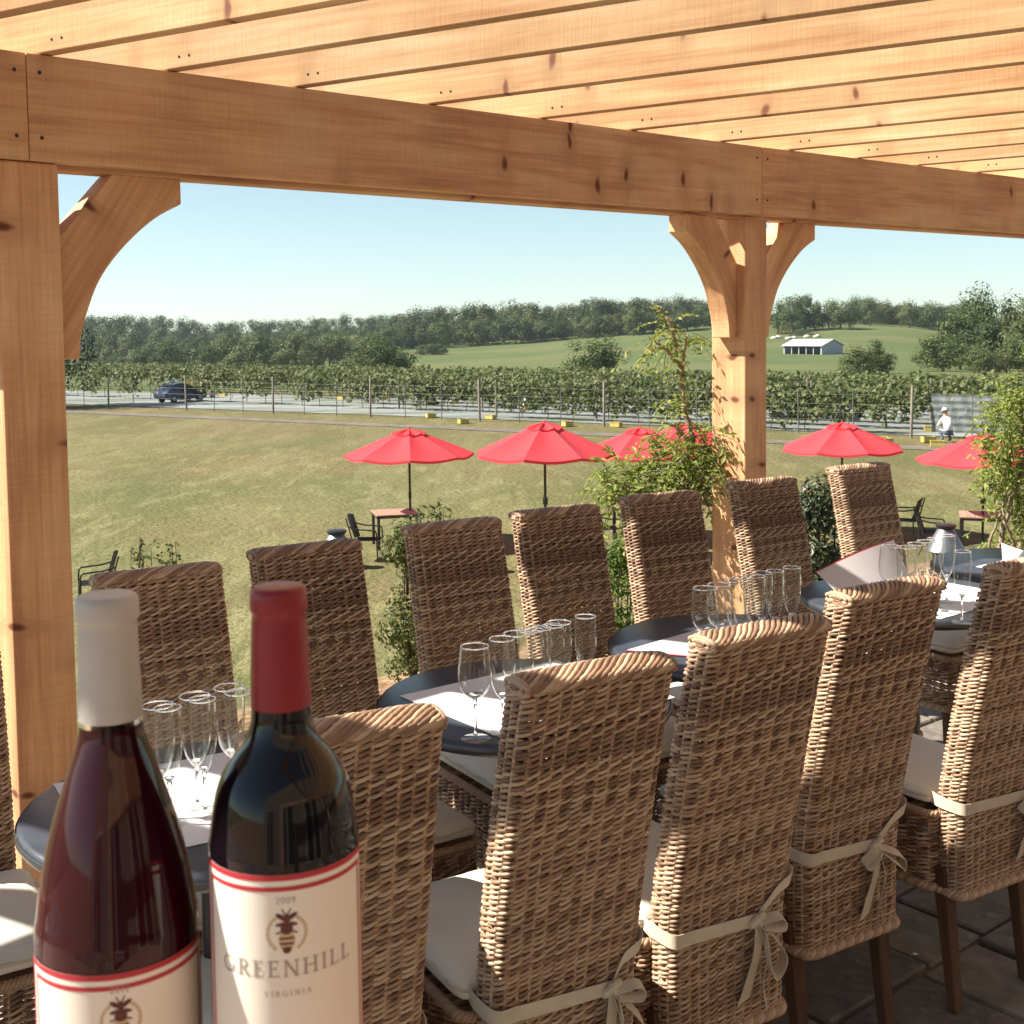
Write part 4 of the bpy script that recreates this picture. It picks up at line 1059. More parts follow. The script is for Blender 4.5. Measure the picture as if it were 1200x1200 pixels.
def tree_proto(seed, nclump=26, per=170, size=.030, spread=.36, mode='oak', m=None, trunk=.12):
    """a tree one unit tall"""
    g = np.random.default_rng(seed)
    C, Rr = [], []
    zc, hz_ = (.50, .49)
    while len(C) < nclump:
        p = g.uniform(-1, 1, 3)
        if (p**2).sum() > 1: continue
        if (p**2).sum() < .12: continue
        top = 1-.30*max(0, p[2])
        c = np.array([p[0]*spread*top, p[1]*spread*top, zc+p[2]*hz_*.84]); C.append(c); Rr.append(g.uniform(.10, .19))
    C = np.array(C); Rr = np.array(Rr)
    P, Nn = clump_points(g, C, Rr, per)
    Nn = Nn + .7*unit(P-np.array([0, 0, .5]))
    # stray outer sprays for an uneven outline
    n2 = per*2; d = unit(g.normal(0, 1, (n2, 3))); P2 = np.array([0, 0, zc]) + d*np.array([spread, spread, hz_])*(1+.10*g.normal(0, 1, (n2, 1))); keep = g.random(n2) < .5
    V1, F1 = leaves_np(np.concatenate([P, P2[keep]]), np.concatenate([Nn, d[keep]]), size, .7, g)
    crown = mesh_np('crown', V1, F1, m, False)
    tips = C[g.choice(len(C), 9, replace=False)]
    pa, ra_ = limb_paths(g, (0, 0, -.03), (g.normal(0, .02), g.normal(0, .02), .72), tips, .026, .012)
    tv, tf = tubes_np(pa, ra_, 7, False)
    return crown, mesh_np('trunk', tv, tf, M_BARK, True)
OAKS = [tree_proto(100+i, 24+2*i, 150, .034, .33+.03*i, m=M_OAK) for i in range(4)]
ASHS = [tree_proto(200+i, 20, 170, .036, .34, m=M_ASH) for i in range(2)]
DARK = [tree_proto(300+i, 34, 420, .020, .40, m=M_DARKT) for i in range(1)]
def add_tree(x, y, h, protos, label, group=None, wide=1.0, sink=0.0, name='tree', cat='tree'):
    crown, trunk = random.choice(protos)
    root = empty(name, label, cat, (x, y, terrain(x, y)-sink), random.random()*6.28, group)
    a = obj('crown', crown, root); a.scale = (h*wide, h*wide, h); t = obj('trunk', trunk, root); t.scale = (h, h, h)
    return root
TOPL = [(60, 366), (112, 362), (187, 367), (244, 372), (311, 373), (356, 368), (394, 367), (427, 369), (457, 363), (525, 355), (574, 350), (615, 349), (650, 353), (680, 350), (700, 340), (725, 346), (746, 346), (802, 347), (850, 344), (905, 345), (943, 341), (975, 347), (1007, 347), (1030, 349), (1067, 350), (1100, 352), (1140, 348), (1200, 346), (1300, 345)]
def place(u, y): return (u-600)/FPX*y
def tree_at(u, y, vtop, protos, label, group, wide=1.0, sinkf=.0):
    x = place(u, y); zt = CH - (vtop-hv(u))/FPX*y; z0 = terrain(x, y); h = max(3.0, zt-z0)/(1-sinkf)
    return add_tree(x, y, h*.985, protos, label, group, wide*min(1.35, max(.8, 9.5/h)), h*sinkf)
random.seed(21)
GR = 'woodland trees along the far ridge'
for u in range(462, 842, 10):            # wood on the ridge behind the pasture, back rank then front rank
    y = random.uniform(372, 392); tree_at(u+random.uniform(-5, 5), y, lerp_tab(TOPL, u)+random.uniform(-2, 7), OAKS, 'dark green tree in the ridge wood behind the open pasture', GR, 1.25, .05)
for u in range(470, 836, 13):
    y = random.uniform(346, 360); tree_at(u+random.uniform(-6, 6), y, lerp_tab(TOPL, u)+random.uniform(8, 24), OAKS if random.random() < .7 else ASHS, 'lower leafy tree at the front edge of the ridge wood', 'trees at the edge of the ridge wood', 1.25, .10)
for u in range(72, 472, 14):             # left wood: far rank on the skyline
    y = random.uniform(470, 520); tree_at(u+random.uniform(-5, 5), y, lerp_tab(TOPL, u)+random.uniform(-2, 5), OAKS, 'distant bluish tree on the skyline at the left of the photo', 'trees on the left skyline', 1.3, .05)
for u in range(78, 474, 17):
    y = random.uniform(330, 380); tree_at(u+random.uniform(-7, 7), y, lerp_tab(TOPL, u)+random.uniform(12, 24), OAKS, 'tree in the middle rank of the left wood', 'trees in the middle of the left wood', 1.25, .05)
for u in range(95, 470, 21):
    y = random.uniform(215, 260); tree_at(u+random.uniform(-8, 8), y, 392+random.uniform(-4, 14)+(8 if u < 200 else 0)-(8 if 330 < u < 420 else 0), ASHS+OAKS[:2], 'leafy light green tree at the front of the left wood, above the vines', 'trees at the front of the left wood', 1.2, .06)
for u, y, vt in ((912, 338, 347), (930, 345, 341), (944, 352, 340), (926, 330, 360), (955, 346, 352), (985, 344, 349), (972, 352, 350), (996, 346, 357), (1020, 372, 347)):
    tree_at(u, y, vt, OAKS, 'dark tree of the copse behind the white shed', 'trees of the copse above the shed', 1.1, .05)
for u in range(1004, 1150, 7):
    tree_at(u+random.uniform(-4, 4), random.uniform(372, 420), lerp_tab(TOPL, u)+random.uniform(-1, 9), OAKS+ASHS[:1], 'small far tree on the skyline between the copse and the right trees', 'small trees on the right skyline', 1.35, .1)
tree_at(1066, 372, 349, ASHS, 'pale yellow green tree standing clear on the pasture skyline', None, 1.15, .03)
for u, y, vt, wd, pr in ((1146, 190, 334, 1.0, OAKS), (1176, 180, 340, 1.0, OAKS), (1206, 175, 338, 1.1, OAKS), (1238, 180, 340, 1.1, OAKS), (1125, 165, 360, 1.05, OAKS), (1160, 158, 368, 1.1, OAKS), (1195, 155, 362, 1.1, ASHS), (1225, 150, 372, 1.1, OAKS), (1180, 140, 395, 1.2, ASHS), (1148, 138, 402, 1.2, ASHS), (1215, 138, 392, 1.2, OAKS)):
    tree_at(u, y, vt, pr, 'big tree in the clump on the right, in front of the pasture', 'trees of the right hand clump', wd, .03)
tree_at(1106, 150, 386, OAKS, 'rounded dark tree at the left end of the right hand clump', None, 1.25, .03)
# lone bushes on the pasture
tree_at(697, 128, 390, OAKS[1:2], 'lone round dark bush tree on the pasture above the vines', None, 1.28, .12)
tree_at(452, 135, 398, OAKS[2:3], 'dark bushy tree at the right end of the left wood', None, 1.25, .10)
tree_at(432, 138, 392, OAKS[0:1], 'taller dark tree next to the last bush of the left wood', None, 1.2, .10)
tree_at(1005, 132, 402, ASHS[:1], 'light green bush below the shed, left of its twiggy neighbour', None, 1.3, .15)
tree_at(1030, 134, 397, ASHS[1:], 'thin twiggy bush right of the light green one below the shed', None, .9, .10)
for u in range(478, 500, 9): tree_at(u+20, 300, 402, OAKS, 'tiny bush on the pasture just below the ridge wood', 'tiny pasture bushes', 1.2, .1)
# dark tree behind the first post
add_tree(place(40, 78), 78, 10.6, DARK, 'dark near tree hidden behind the left post, leaves showing beside its brace', None, .80)

# ------------------------------------------------------------------ vineyard
FL, FR = Vector((-31, 81)), Vector((20.5, 46.6)); FD = (FR-FL).normalized(); FN = Vector((-FD.y, FD.x)) if True else None
if FN.y < 0: FN = -FN
def netlot():
    m, nt, b = mat('pale_ground'); global N, L, tc
    N = nt.nodes; L = nt.links; tc = N.new('ShaderNodeTexCoord')
    c1 = mixc(mrange(nz(.35, 5, (.25, 1, 1), .576), .35, .65), (.13, .145, .14), (.23, .25, .255))
    c1 = mixc(mrange(nz(1.2, 5, (.2, 1.4, 1), .576), .55, .7, 0, .55), c1, (.12, .125, .105)); c1 = mixc(mrange(nz(.5, 6, (.35, 1.6, 1), .62), .50, .60, 0, .8), c1, (.10, .105, .045))
    L.new(c1, b.inputs['Base Color']); b.inputs['Roughness'].default_value = .9
    return m
bm = bmesh.new()
qd = [FL + FN*1.2 - FD*30, FR + FN*1.2 + FD*40, FR + FN*26 + FD*40, FL + FN*22 - FD*30]
qd = [p if p.y < 104 else Vector((p.x, 104)) for p in qd]
bm.faces.new([bm.verts.new((p.x, p.y, LAWN+.03)) for p in qd])
tag(obj('gravel_lot', bm_mesh('gravel_lot', bm, netlot())), kind='structure')
bm = bmesh.new()
qd = [FL - FN*4.6 - FD*40, FR - FN*4.6 + FD*40, FR - FN*3.2 + FD*40, FL - FN*3.2 - FD*40]
bm.faces.new([bm.verts.new((p.x, p.y, LAWN+.02)) for p in qd])
tag(obj('path', bm_mesh('path', bm, simple('path_dust', (.125, .105, .085), .95, var=.3, vscale=1.5))), kind='structure')
M_VPOST = simple('grey_vine_post', (.20, .17, .14), .85, var=.3, vscale=3)
M_VWOOD = simple('vine_wood', (.07, .05, .04), .9)
M_NET = simple('white_netting', (.62, .66, .68), .8, var=.12, vscale=2)
VA, VB = Vector((-33, 98.5)), Vector((34, 46.5)); VD = (VB-VA).normalized(); VN = Vector((-VD.y, VD.x))
if VN.y < 0: VN = -VN
def vine_row(k, off, s0, s1, dens, low, label, group='vine rows', clumpy=0):
    g = np.random.default_rng(900+k)
    A = VA + VN*off; Ls = (VB-VA).length; root = empty('vine_row', label, 'vines', (A.x, A.y, LAWN), 0, group)
    a0, a1 = s0*Ls, s1*Ls; n = int((a1-a0)*dens)
    s = g.uniform(a0, a1, n)
    lump = np.array([.5+.5*noise.noise(Vector((x*.55, k*7.3, 0))) + .35*noise.noise(Vector((x*1.7, k*3.1, 5))) for x in s])
    if clumpy:
        ke = (np.sin(s*2*np.pi/4.6+k) + .35*np.sin(s*1.1+2*k) < 1-clumpy*1.1) | (g.random(n) < .06); s = s[ke]; lump = lump[ke] + (.25 if clumpy > .5 else 0); n = len(s)
    zt = 1.55 + .55*lump; zb_ = low + .75*(1-lump); t = g.random(n)
    z = zb_ + (zt-zb_)*t**.8; wd = .34*(.5+lump.clip(0, 1.4))*np.sqrt(np.clip(1-((t-.55)/.62)**2, .05, 1))
    o = g.uniform(-1, 1, n)*wd
    P = np.stack([VD.x*s + VN.x*o, VD.y*s + VN.y*o, z], -1)
    Nn = np.stack([VN.x*o*3, VN.y*o*3, np.full(n, .5)], -1) + g.normal(0, .5, (n, 3))
    V_, F_ = leaves_np(P, Nn, .23, .8, g); obj('foliage', mesh_np('foliage', V_, F_, M_VINEL, False), root)
    # trunks and trellis wires
    pa = []; ra_ = []
    for x in np.arange(a0, a1, 1.7):
        x += g.normal(0, .1); pa.append([(VD.x*x, VD.y*x, 0), (VD.x*x+g.normal(0, .05), VD.y*x, .5), (VD.x*x+g.normal(0, .06), VD.y*x, 1.15)]); ra_.append(.022)
    tv, tf = tubes_np(pa, ra_, 5, False); obj('vine_trunks', mesh_np('vine_trunks', tv, tf, M_VWOOD, True), root)['kind'] = 'stuff'
    if k < 4:
        pme = None
        for x in np.arange(a0, a1, 6.2):
            if pme is None:
                bm_ = bmesh.new(); lathe(bm_, [(.055, 0), (.05, 1.95), (0, 1.96)], 8); pme = bm_mesh('post', bm_, M_VPOST, True, 40)
            obj('post', pme, root, (VD.x*x, VD.y*x, 0))
    return root
random.seed(5)
for k in range(8):
    off = k*2.7
    s0 = .0 + .018*k if k < 3 else 0.0
    lab = 'grape vine row nearest the fence, in front of the pale ground' if k == 0 else ('second grape vine row from the fence' if k == 1 else ('third grape vine row from the fence' if k == 2 else 'one of the leafy grape vine rows packed behind the first three'))
    # the first rows only fill the right part of the view
    st = (.55, .44, .36, .27, .1, -.2, -.3, -.3)[k]
    vine_row(k, off-7.6, st, (.79, .80, 1.25)[min(k, 2)], 120 if k < 3 else 80, .05 if k < 3 else .2, lab, None if k < 3 else 'vine rows behind the first three', .0)
# separate bushy vines on the left, under one long leafy band
vine_row(20, -5.5, -.25, .50, 150, .25, 'clumpy vine row with wide gaps on the left, behind the parked car', None, .8)
vine_row(21, 2.5, -.3, .35, 110, .8, 'long light green vine row across the left, its canopy above the pale ground', None, .15)

# ------------------------------------------------------------------ fence
fence = empty('deer_fence', 'tall wire fence on grey posts between the meadow and the vineyard', 'fence', (FL.x, FL.y, LAWN))
FLn = (FR-FL).length; M_WIRE = simple('fence_wire', (.16, .16, .16), .6, metal=.2)
bm = bmesh.new(); lathe(bm, [(.06, 0), (.055, 2.05), (.02, 2.09), (0, 2.09)], 10); pm = bm_mesh('post', bm, M_VPOST, True, 40)
bm = bmesh.new(); lathe(bm, [(.022, 0), (.022, 1.8), (0, 1.81)], 6); ps = bm_mesh('stake', bm, M_WIRE, True, 40)
i = 0; x = -14.0
while x < FLn+16:
    o = obj('post' if i % 3 == 0 else 'stake', pm if i % 3 == 0 else ps, fence, (FD.x*x, FD.y*x, 0)); o.rotation_euler = (random.uniform(-.02, .02), random.uniform(-.02, .02), 0)
    i += 1; x += 2.35
for hgt in (.35, .65, .95, 1.3, 1.7):
    xs_ = np.linspace(-14, FLn+16, 60); tv, tf = tubes_np([np.stack([FD.x*xs_, FD.y*xs_, np.full(60, hgt)+(.012*np.sin(xs_*2.67))], -1)], .005, 4, False)
    obj('wire', mesh_np('wire', tv, tf, M_WIRE), fence)
# netting rolls / shade cloth panel hung behind the fence on the right
def panel(u0, u1, y, z0, z1, label):
    a, b_ = Vector((place(u0, y), y)), Vector((place(u1, y), y)); b_ = a + FD*(b_-a).length*1.0
    n = 24; bm = bmesh.new(); rows = []
    for i_ in range(n+1):
        p = a + (b_-a)*(i_/n); rows.append([bm.verts.new((p.x-a.x + FN.x*.05*math.sin(i_*1.3+j*.9), p.y-a.y + FN.y*.05*math.sin(i_*1.3+j*.9), z0+(z1-z0)*j/6 + .03*math.sin(i_*.9)*(j > 0))) for j in range(7)])
    for r0_, r1_ in zip(rows[:-1], rows[1:]):
        for j in range(6): bm.faces.new((r0_[j], r1_[j], r1_[j+1], r0_[j+1]))
    r_ = bmesh.ops.solidify(bm, geom=bm.faces[:], thickness=.01)
    m, nt, b = mat('net_cloth'); w_ = nt.nodes.new('ShaderNodeTexWave'); w_.bands_direction = 'Z'; w_.inputs['Scale'].default_value = 1.1; w_.inputs['Distortion'].default_value = 1.2
    t_ = nt.nodes.new('ShaderNodeTexCoord'); nt.links.new(t_.outputs['Object'], w_.inputs['Vector'])
    rp_ = ramp(nt, [(.2, (.20, .225, .23)), (.75, (.40, .43, .43))], w_.outputs['Fac']); nt.links.new(rp_.outputs['Color'], b.inputs['Base Color']); b.inputs['Roughness'].default_value = .9
    tag(obj('netting', bm_mesh('netting', bm, m, True, 60), None, (a.x, a.y, LAWN)), label, 'netting')
panel(1093, 1175, 49.6, .25, 1.75, 'pale netting rolled up along the wires behind the kneeling person')
panel(905, 1010, 58, .2, .75, 'low strip of pale netting under the vines right of the post')
panel(905, 985, 70, .95, 1.25, 'thin pale strip of netting among the vine tops right of the post')
panel(700, 800, 66, .45, .95, 'pale netting strip low in the vines left of the climbing vine')
# harvest crates
M_YEL = simple('yellow_crate', (.50, .40, .11), .5, var=.1, vscale=5)
def crate_mesh():
    bm = bmesh.new(); L_, W_, H_, t = .58, .40, .24, .02
    box(bm, (-L_/2, -W_/2, 0), (L_/2, W_/2, t), 0)
    for lo, hi in (((-L_/2, -W_/2, t), (L_/2, -W_/2+t, H_)), ((-L_/2, W_/2-t, t), (L_/2, W_/2, H_)), ((-L_/2, -W_/2+t, t), (-L_/2+t, W_/2-t, H_)), ((L_/2-t, -W_/2+t, t), (L_/2, W_/2-t, H_))): box(bm, lo, hi, 0)
    for lo, hi in (((-L_/2-.015, -W_/2-.015, H_), (L_/2+.015, -W_/2+t, H_+.025)), ((-L_/2-.015, W_/2-t, H_), (L_/2+.015, W_/2+.015, H_+.025)), ((-L_/2-.015, -W_/2+t, H_), (-L_/2+t, W_/2-t, H_+.025)), ((L_/2-t, -W_/2+t, H_), (L_/2+.015, W_/2-t, H_+.025))): box(bm, lo, hi, 0)
    return bm_mesh('harvest_crate', bm, M_YEL)
CM = crate_mesh()
def crate(u, v, label, dz=0, sc=.82, group='yellow harvest crates along the fence'):
    p = atz(u, v, LAWN+.03+dz); o = obj('harvest_crate', CM, None, p); o.rotation_euler.z = random.uniform(-.7, .7); o.scale = (sc,)*3; tag(o, label, 'crate', group)
for u, v, lab in [(505, 489, 'first yellow crate on the grass above the leftmost red parasol'), (543, 496, 'yellow crate nearest the camera, between the two left parasols'), (575, 491, 'yellow crate up and left of the biggest parasol'),
                  (665, 499, 'yellow crate just right of the biggest parasol top'), (722, 500, 'yellow crate above the parasol half hidden by the vine'), (497, 470, 'yellow crate far back on the pale ground, above the leftmost parasol'), (533, 473, 'yellow crate far back on the pale ground, left of the worker free strip'),
                  (617, 481, 'yellow crate beside the pale cone above the biggest parasol'), (1032, 518, 'yellow crate just left of the dark fence post on the right'), (1038, 520, 'yellow crate touching the one by the right fence post'), (1088, 518, 'yellow crate at the left of the pair by the kneeling person'), (1098, 523, 'yellow crate nearest the kneeling person'), (1090, 505, 'yellow crate behind the pair by the kneeling person'),
                  (262, 464, 'small far yellow crate right of the parked car'), (400, 468, 'yellow crate on the pale ground in the left middle'), (452, 469, 'yellow crate on the pale ground left of the back crates')]:
    crate(u, v, lab)
# stack of yellow crates standing behind the car, and the pale tank next to it
for i_ in range(2):
    for j in range(3):
        p = atz(217+i_*8.5, 468, LAWN+.03); o = obj('harvest_crate', CM, None, (p.x, p.y+2.2, LAWN+.03+.266*1.25*j+.30)); o.scale = (1.25,)*3
        tag(o, 'yellow crate in the stack behind the dark blue car', 'crate', 'stacked yellow crates behind the car')
p = atz(222, 468, LAWN+.03)
bm = bmesh.new()
for k_ in range(5): box(bm, (-1.2, -.6+k_*.26, .24), (1.2, -.44+k_*.26, .27))
for k_ in (-1.1, -.06, .98): box(bm, (k_, -.6, 0), (k_+.12, .6, .24))
tag(obj('pallet', bm_mesh('pallet', bm, M_VPOST), None, (p.x, p.y+2.2, LAWN+.03)), 'wooden pallet under the yellow crates behind the car', 'pallet')
p = atz(192, 468, LAWN+.03); bm = bmesh.new(); box(bm, (-.4, -.4, .12), (.4, .4, 1.25), .12, 3); box(bm, (-.5, -.5, 0), (.5, .5, .12), .01)
lathe(bm, [(.12, 1.25), (.12, 1.32), (0, 1.33)], 16)
tag(obj('water_tank', bm_mesh('water_tank', bm, simple('tank_plastic', (.42, .50, .47), .5), True, 40), None, (p.x, p.y+2.5, LAWN+.03)), 'pale green plastic tank left of the yellow stack behind the car', 'tank')
# small pale field marker cone among the crates
p = atz(617, 478, LAWN+.03); bm = bmesh.new(); lathe(bm, [(.30, 0), (.30, .04), (.22, .06), (.06, .95), (0, .98)], 16)
tag(obj('marker_cone', bm_mesh('marker_cone', bm, M_NET, True, 40), None, p), 'pale cone standing on the pale ground above the biggest parasol', 'cone')

# ------------------------------------------------------------------ car
M_CAR = simple('blue_car_paint', (.022, .032, .075), .28, spec=.5, coat=.6); M_CGLASS = simple('car_window', (.02, .025, .03), .08, spec=.7); M_TYRE = simple('tyre', (.015, .015, .015), .8)
p = atz(212, 471, LAWN+.02)
car = empty('parked_car', 'small dark blue car parked by the vines at the left', 'car', (p.x, p.y, LAWN+.03), R(52)); SCAR = .84
prof = [(-1.95, .32), (-2.0, .55), (-1.93, .80), (-1.72, .95), (-1.42, 1.20), (-1.05, 1.42), (-.45, 1.49), (.15, 1.44), (.62, 1.22), (.98, .98), (1.55, .88), (1.88, .74), (1.98, .52), (1.92, .30), (1.6, .24), (-1.6, .24)]
bm = bmesh.new(); prism(bm, prof, -.80, .80)
for v in bm.verts:
    if v.co.z > 1.0: v.co.y *= .80
bmesh.ops.bevel(bm, geom=[e for e in bm.edges if abs(e.verts[0].co.y-e.verts[1].co.y) < 1e-4], offset=.06, segments=3, affect='EDGES')
o = obj('body', bm_mesh('body', bm, M_CAR, True, 45), car)
for sg in (-1, 1):
    bm = bmesh.new(); prism(bm, [(-1.25, 1.0), (-.98, 1.32), (-.42, 1.40), (.1, 1.36), (.5, 1.16), (.68, 1.0)], -.01, .01); 
    for v in bm.verts: v.co.y = sg*(.795 - (v.co.z-1.0)*.33 + .02) + (v.co.y)
    obj('side_window', bm_mesh('side_window', bm, M_CGLASS), car)
for nm, a, b_, w_ in (('windscreen', (.66, 1.22), (.96, 1.01), .58), ('rear_window', (-1.40, 1.24), (-1.12, 1.40), .56)):
    bm = bmesh.new(); nx_, nz_ = (b_[1]-a[1]), -(b_[0]-a[0]); l = math.hypot(nx_, nz_); nx_, nz_ = nx_/l*.02, nz_/l*.02
    if nz_ < 0: nx_, nz_ = -nx_, -nz_
    q = [bm.verts.new((x_+nx_, y_, z_+nz_)) for x_, z_, y_ in ((a[0], a[1], -w_), (a[0], a[1], w_), (b_[0], b_[1], w_*1.1), (b_[0], b_[1], -w_*1.1))]; bm.faces.new(q)
    bmesh.ops.solidify(bm, geom=bm.faces[:], thickness=.01); obj(nm, bm_mesh(nm, bm, M_CGLASS), car)
for x_ in (-1.22, 1.25):
    for sg in (-1, 1):
        bm = bmesh.new(); lathe(bm, [(0, -.1), (.27, -.1), (.31, -.07), (.31, .07), (.27, .1), (0, .1)], 24); t_ = obj('wheel', bm_mesh('wheel', bm, M_TYRE, True, 40), car, (x_, sg*.74, .31), (R(90), 0, 0))
        bm = bmesh.new(); lathe(bm, [(0, .105), (.17, .105), (.19, .1)], 20); obj('rim', bm_mesh('rim', bm, M_STEEL, True, 40), t_, None, (R(180) if sg > 0 else 0, 0, 0))
car.scale = (SCAR,)*3

# ------------------------------------------------------------------ white shed on the hill
sy_ = 240; sx_ = place(976, sy_); shed = empty('run_in_shed', 'open fronted white shed with a metal roof on the pasture hillside', 'shed', (sx_, sy_, terrain(sx_, sy_)-.35), R(126))
SL, SW, EV, RG = 9.6, 6.2, 2.0, 3.15
# local X along the long side; the open bays face local +Y side that looks to the left front
M_SHED = simple('shed_wall', (.36, .39, .45), .7, var=.06, vscale=2); M_ROOF = simple('shed_roof', (.42, .44, .45), .35, metal=.0, var=.05, vscale=2); M_DARKIN = simple('shed_inside', (.06, .05, .055), .9)
bm = bmesh.new()
for x0 in (0, SL-.12): prism(bm, [(-SW/2, 0), (SW/2, 0), (SW/2, EV), (0, RG), (-SW/2, EV)], x0, x0+.12, axis='x')
box(bm, (.12, -SW/2, 0), (SL-.12, -SW/2+.12, EV)); obj('wall', bm_mesh('wall', bm, M_SHED), shed)
for k_ in range(6):
    bm = bmesh.new(); x0 = .16+(SL-.48)*k_/5; box(bm, (x0, SW/2-.16, 0), (x0+.16, SW/2, EV)); obj('post', bm_mesh('post', bm, M_SHED), shed)
for sg in (-1, 1):
    bm = bmesh.new(); q = [(0, RG+.02), (sg*(SW/2+.35), EV-.10), (sg*(SW/2+.35), EV-.02), (0, RG+.10)]; prism(bm, q if sg > 0 else q[::-1], -.3, SL+.3, axis='x'); obj('roof', bm_mesh('roof', bm, M_ROOF), shed)
bm = bmesh.new(); box(bm, (.14, -SW/2+.14, .02), (SL-.14, SW/2-.2, .06)); obj('dark_floor', bm_mesh('dark_floor', bm, M_DARKIN), shed)  # near-black plate over the shed floor
# pale rocks and a little fence at the top of the pasture
for u, v, dd in ((908, 388, 318), (913, 387, 320), (925, 388, 312), (931, 386, 314), (946, 386, 318), (958, 386, 316)):
    x = place(u, dd); bm = bmesh.new(); bmesh.ops.create_icosphere(bm, subdivisions=2, radius=1)
    for w_ in bm.verts: w_.co = w_.co*(1+.3*noise.noise(w_.co*1.3+Vector((u, 0, 0)))); w_.co.z *= .55
    tag(obj('boulder', bm_mesh('boulder', bm, simple('boulder', (.42, .40, .36), .9, var=.2), True), None, (x, dd, terrain(x, dd)+.2)), 'small pale boulder below the copse on the hilltop', 'boulder', 'pale boulders at the hilltop')

# ------------------------------------------------------------------ kneeling person by the vines
def person():
    d_ = 47.4; x = place(1114, d_)
    root = empty('person', 'person in a white shirt and pale hat crouching behind the fence at the right', 'person', (x, d_, LAWN+.03), R(100))
    me = bpy.data.meshes.new('body'); bm = bmesh.new()
    J = {'pel': (0, 0, .38, .15), 'sp': (.08, 0, .60, .15), 'ch': (.20, 0, .82, .17), 'nk': (.28, 0, .98, .07), 'hd': (.33, 0, 1.10, .095), 'hd2': (.35, 0, 1.20, .09)}
    for sg, n_ in ((1, 'l'), (-1, 'r')):
        J.update({n_+'sh': (.20, sg*.19, .88, .075), n_+'el': (.38, sg*.24, .66, .05), n_+'wr': (.60, sg*.16, .60, .035), n_+'ha': (.68, sg*.14, .58, .04),
                  n_+'hp': (.02, sg*.11, .36, .11), n_+'kn': (.42, sg*.17, .44, .075), n_+'an': (.18, sg*.16, .08, .05), n_+'to': (.36, sg*.17, .04, .045)})
    Ed = [('pel', 'sp'), ('sp', 'ch'), ('ch', 'nk'), ('nk', 'hd'), ('hd', 'hd2')]
    for n_ in 'lr': Ed += [('ch', n_+'sh'), (n_+'sh', n_+'el'), (n_+'el', n_+'wr'), (n_+'wr', n_+'ha'), ('pel', n_+'hp'), (n_+'hp', n_+'kn'), (n_+'kn', n_+'an'), (n_+'an', n_+'to')]
    keys = list(J); me.from_pydata([J[k_][:3] for k_ in keys], [(keys.index(a), keys.index(b_)) for a, b_ in Ed], [])
    o = bpy.data.objects.new('body', me); COL.objects.link(o); o.parent = root
    md = o.modifiers.new('skin', 'SKIN'); 
    for i_, k_ in enumerate(keys): me.skin_vertices[0].data[i_].radius = (J[k_][3],)*2
    me.skin_vertices[0].data[0].use_root = True
    o.modifiers.new('sub', 'SUBSURF').levels = 2; o.modifiers['sub'].render_levels = 2
    dg = bpy.context.evaluated_depsgraph_get(); nm = bpy.data.meshes.new_from_object(o.evaluated_get(dg)); o.modifiers.clear(); o.data = nm
    for c in ((.72, .72, .70), (.10, .11, .16), (.45, .27, .18)): nm.materials.append(simple('person_cloth', c, .85))
    for p_ in nm.polygons:
        c = p_.center; p_.use_smooth = True
        p_.material_index = 2 if (c.z > .97 or c.x > .56) else (1 if (c.z < .46 and c.x < .6) else 0)
    bm = bmesh.new(); lathe(bm, [(0, .13), (.07, .125), (.10, .08), (.105, .02), (.19, 0), (.19, -.01), (.1, .0)], 18); obj('hat', bm_mesh('hat', bm, M_NET, True, 40), root, (.345, 0, 1.18), (0, .35, 0))
person()

# ------------------------------------------------------------------ red parasols and terrace furniture on the lower lawn
m, nt, b = mat('red_canvas'); b.inputs['Base Color'].default_value = (.76, .075, .095, 1); b.inputs['Roughness'].default_value = .8; b.inputs['Specular IOR Level'].default_value = .2
tr = nt.nodes.new('ShaderNodeBsdfTranslucent'); tr.inputs['Color'].default_value = (.85, .09, .10, 1); mx = nt.nodes.new('ShaderNodeMixShader'); mx.inputs[0].default_value = .35
nt.links.new(b.outputs[0], mx.inputs[1]); nt.links.new(tr.outputs[0], mx.inputs[2]); nt.links.new(mx.outputs[0], nt.nodes['Material Output'].inputs['Surface']); M_RED = m
def canopy_bm(r1, z1, r0, z0, nrib=8, seg=7, rad=8, val=.05, th=.006):
    bm = bmesh.new(); rows = []
    for i_ in range(rad+1):
        t = i_/rad; row = []
        for k_ in range(nrib*seg):
            f_ = (k_ % seg)/seg; a = 2*math.pi*k_/(nrib*seg)
            # straight chord between ribs, sagging a little
            ac = math.cos(math.pi/nrib)/math.cos(abs(f_-.5)*2*math.pi/nrib)
            r_ = (r0+(r1-r0)*t); chord = ac/1.0
            rr = r_*(chord*.9+.1*math.cos(math.pi/nrib) if 0 < f_ < 1 else 1.0)
            rr = r_*ac/(math.cos(math.pi/nrib)/math.cos(math.pi/nrib)) if f_ > 0 else r_
            z = z0 + (z1-z0)*(t**1.08) - .05*t*math.sin(math.pi*f_) - .04*math.sin(math.pi*t)*math.sin(math.pi*f_)
            row.append(bm.verts.new((rr*math.cos(a), rr*math.sin(a), z)))
        rows.append(row)
    n = nrib*seg
    for i_ in range(rad):
        for k_ in range(n): bm.faces.new((rows[i_][k_], rows[i_+1][k_], rows[i_+1][(k_+1) % n], rows[i_][(k_+1) % n]))
    # short hanging hem
    hem = [bm.verts.new((v.co.x*1.002, v.co.y*1.002, v.co.z-val)) for v in rows[-1]]
    for k_ in range(n): bm.faces.new((rows[-1][k_], hem[k_], hem[(k_+1) % n], rows[-1][(k_+1) % n]))
    return bm
def flat_smooth(me):
    me.set_sharp_from_angle(angle=R(14)); return me
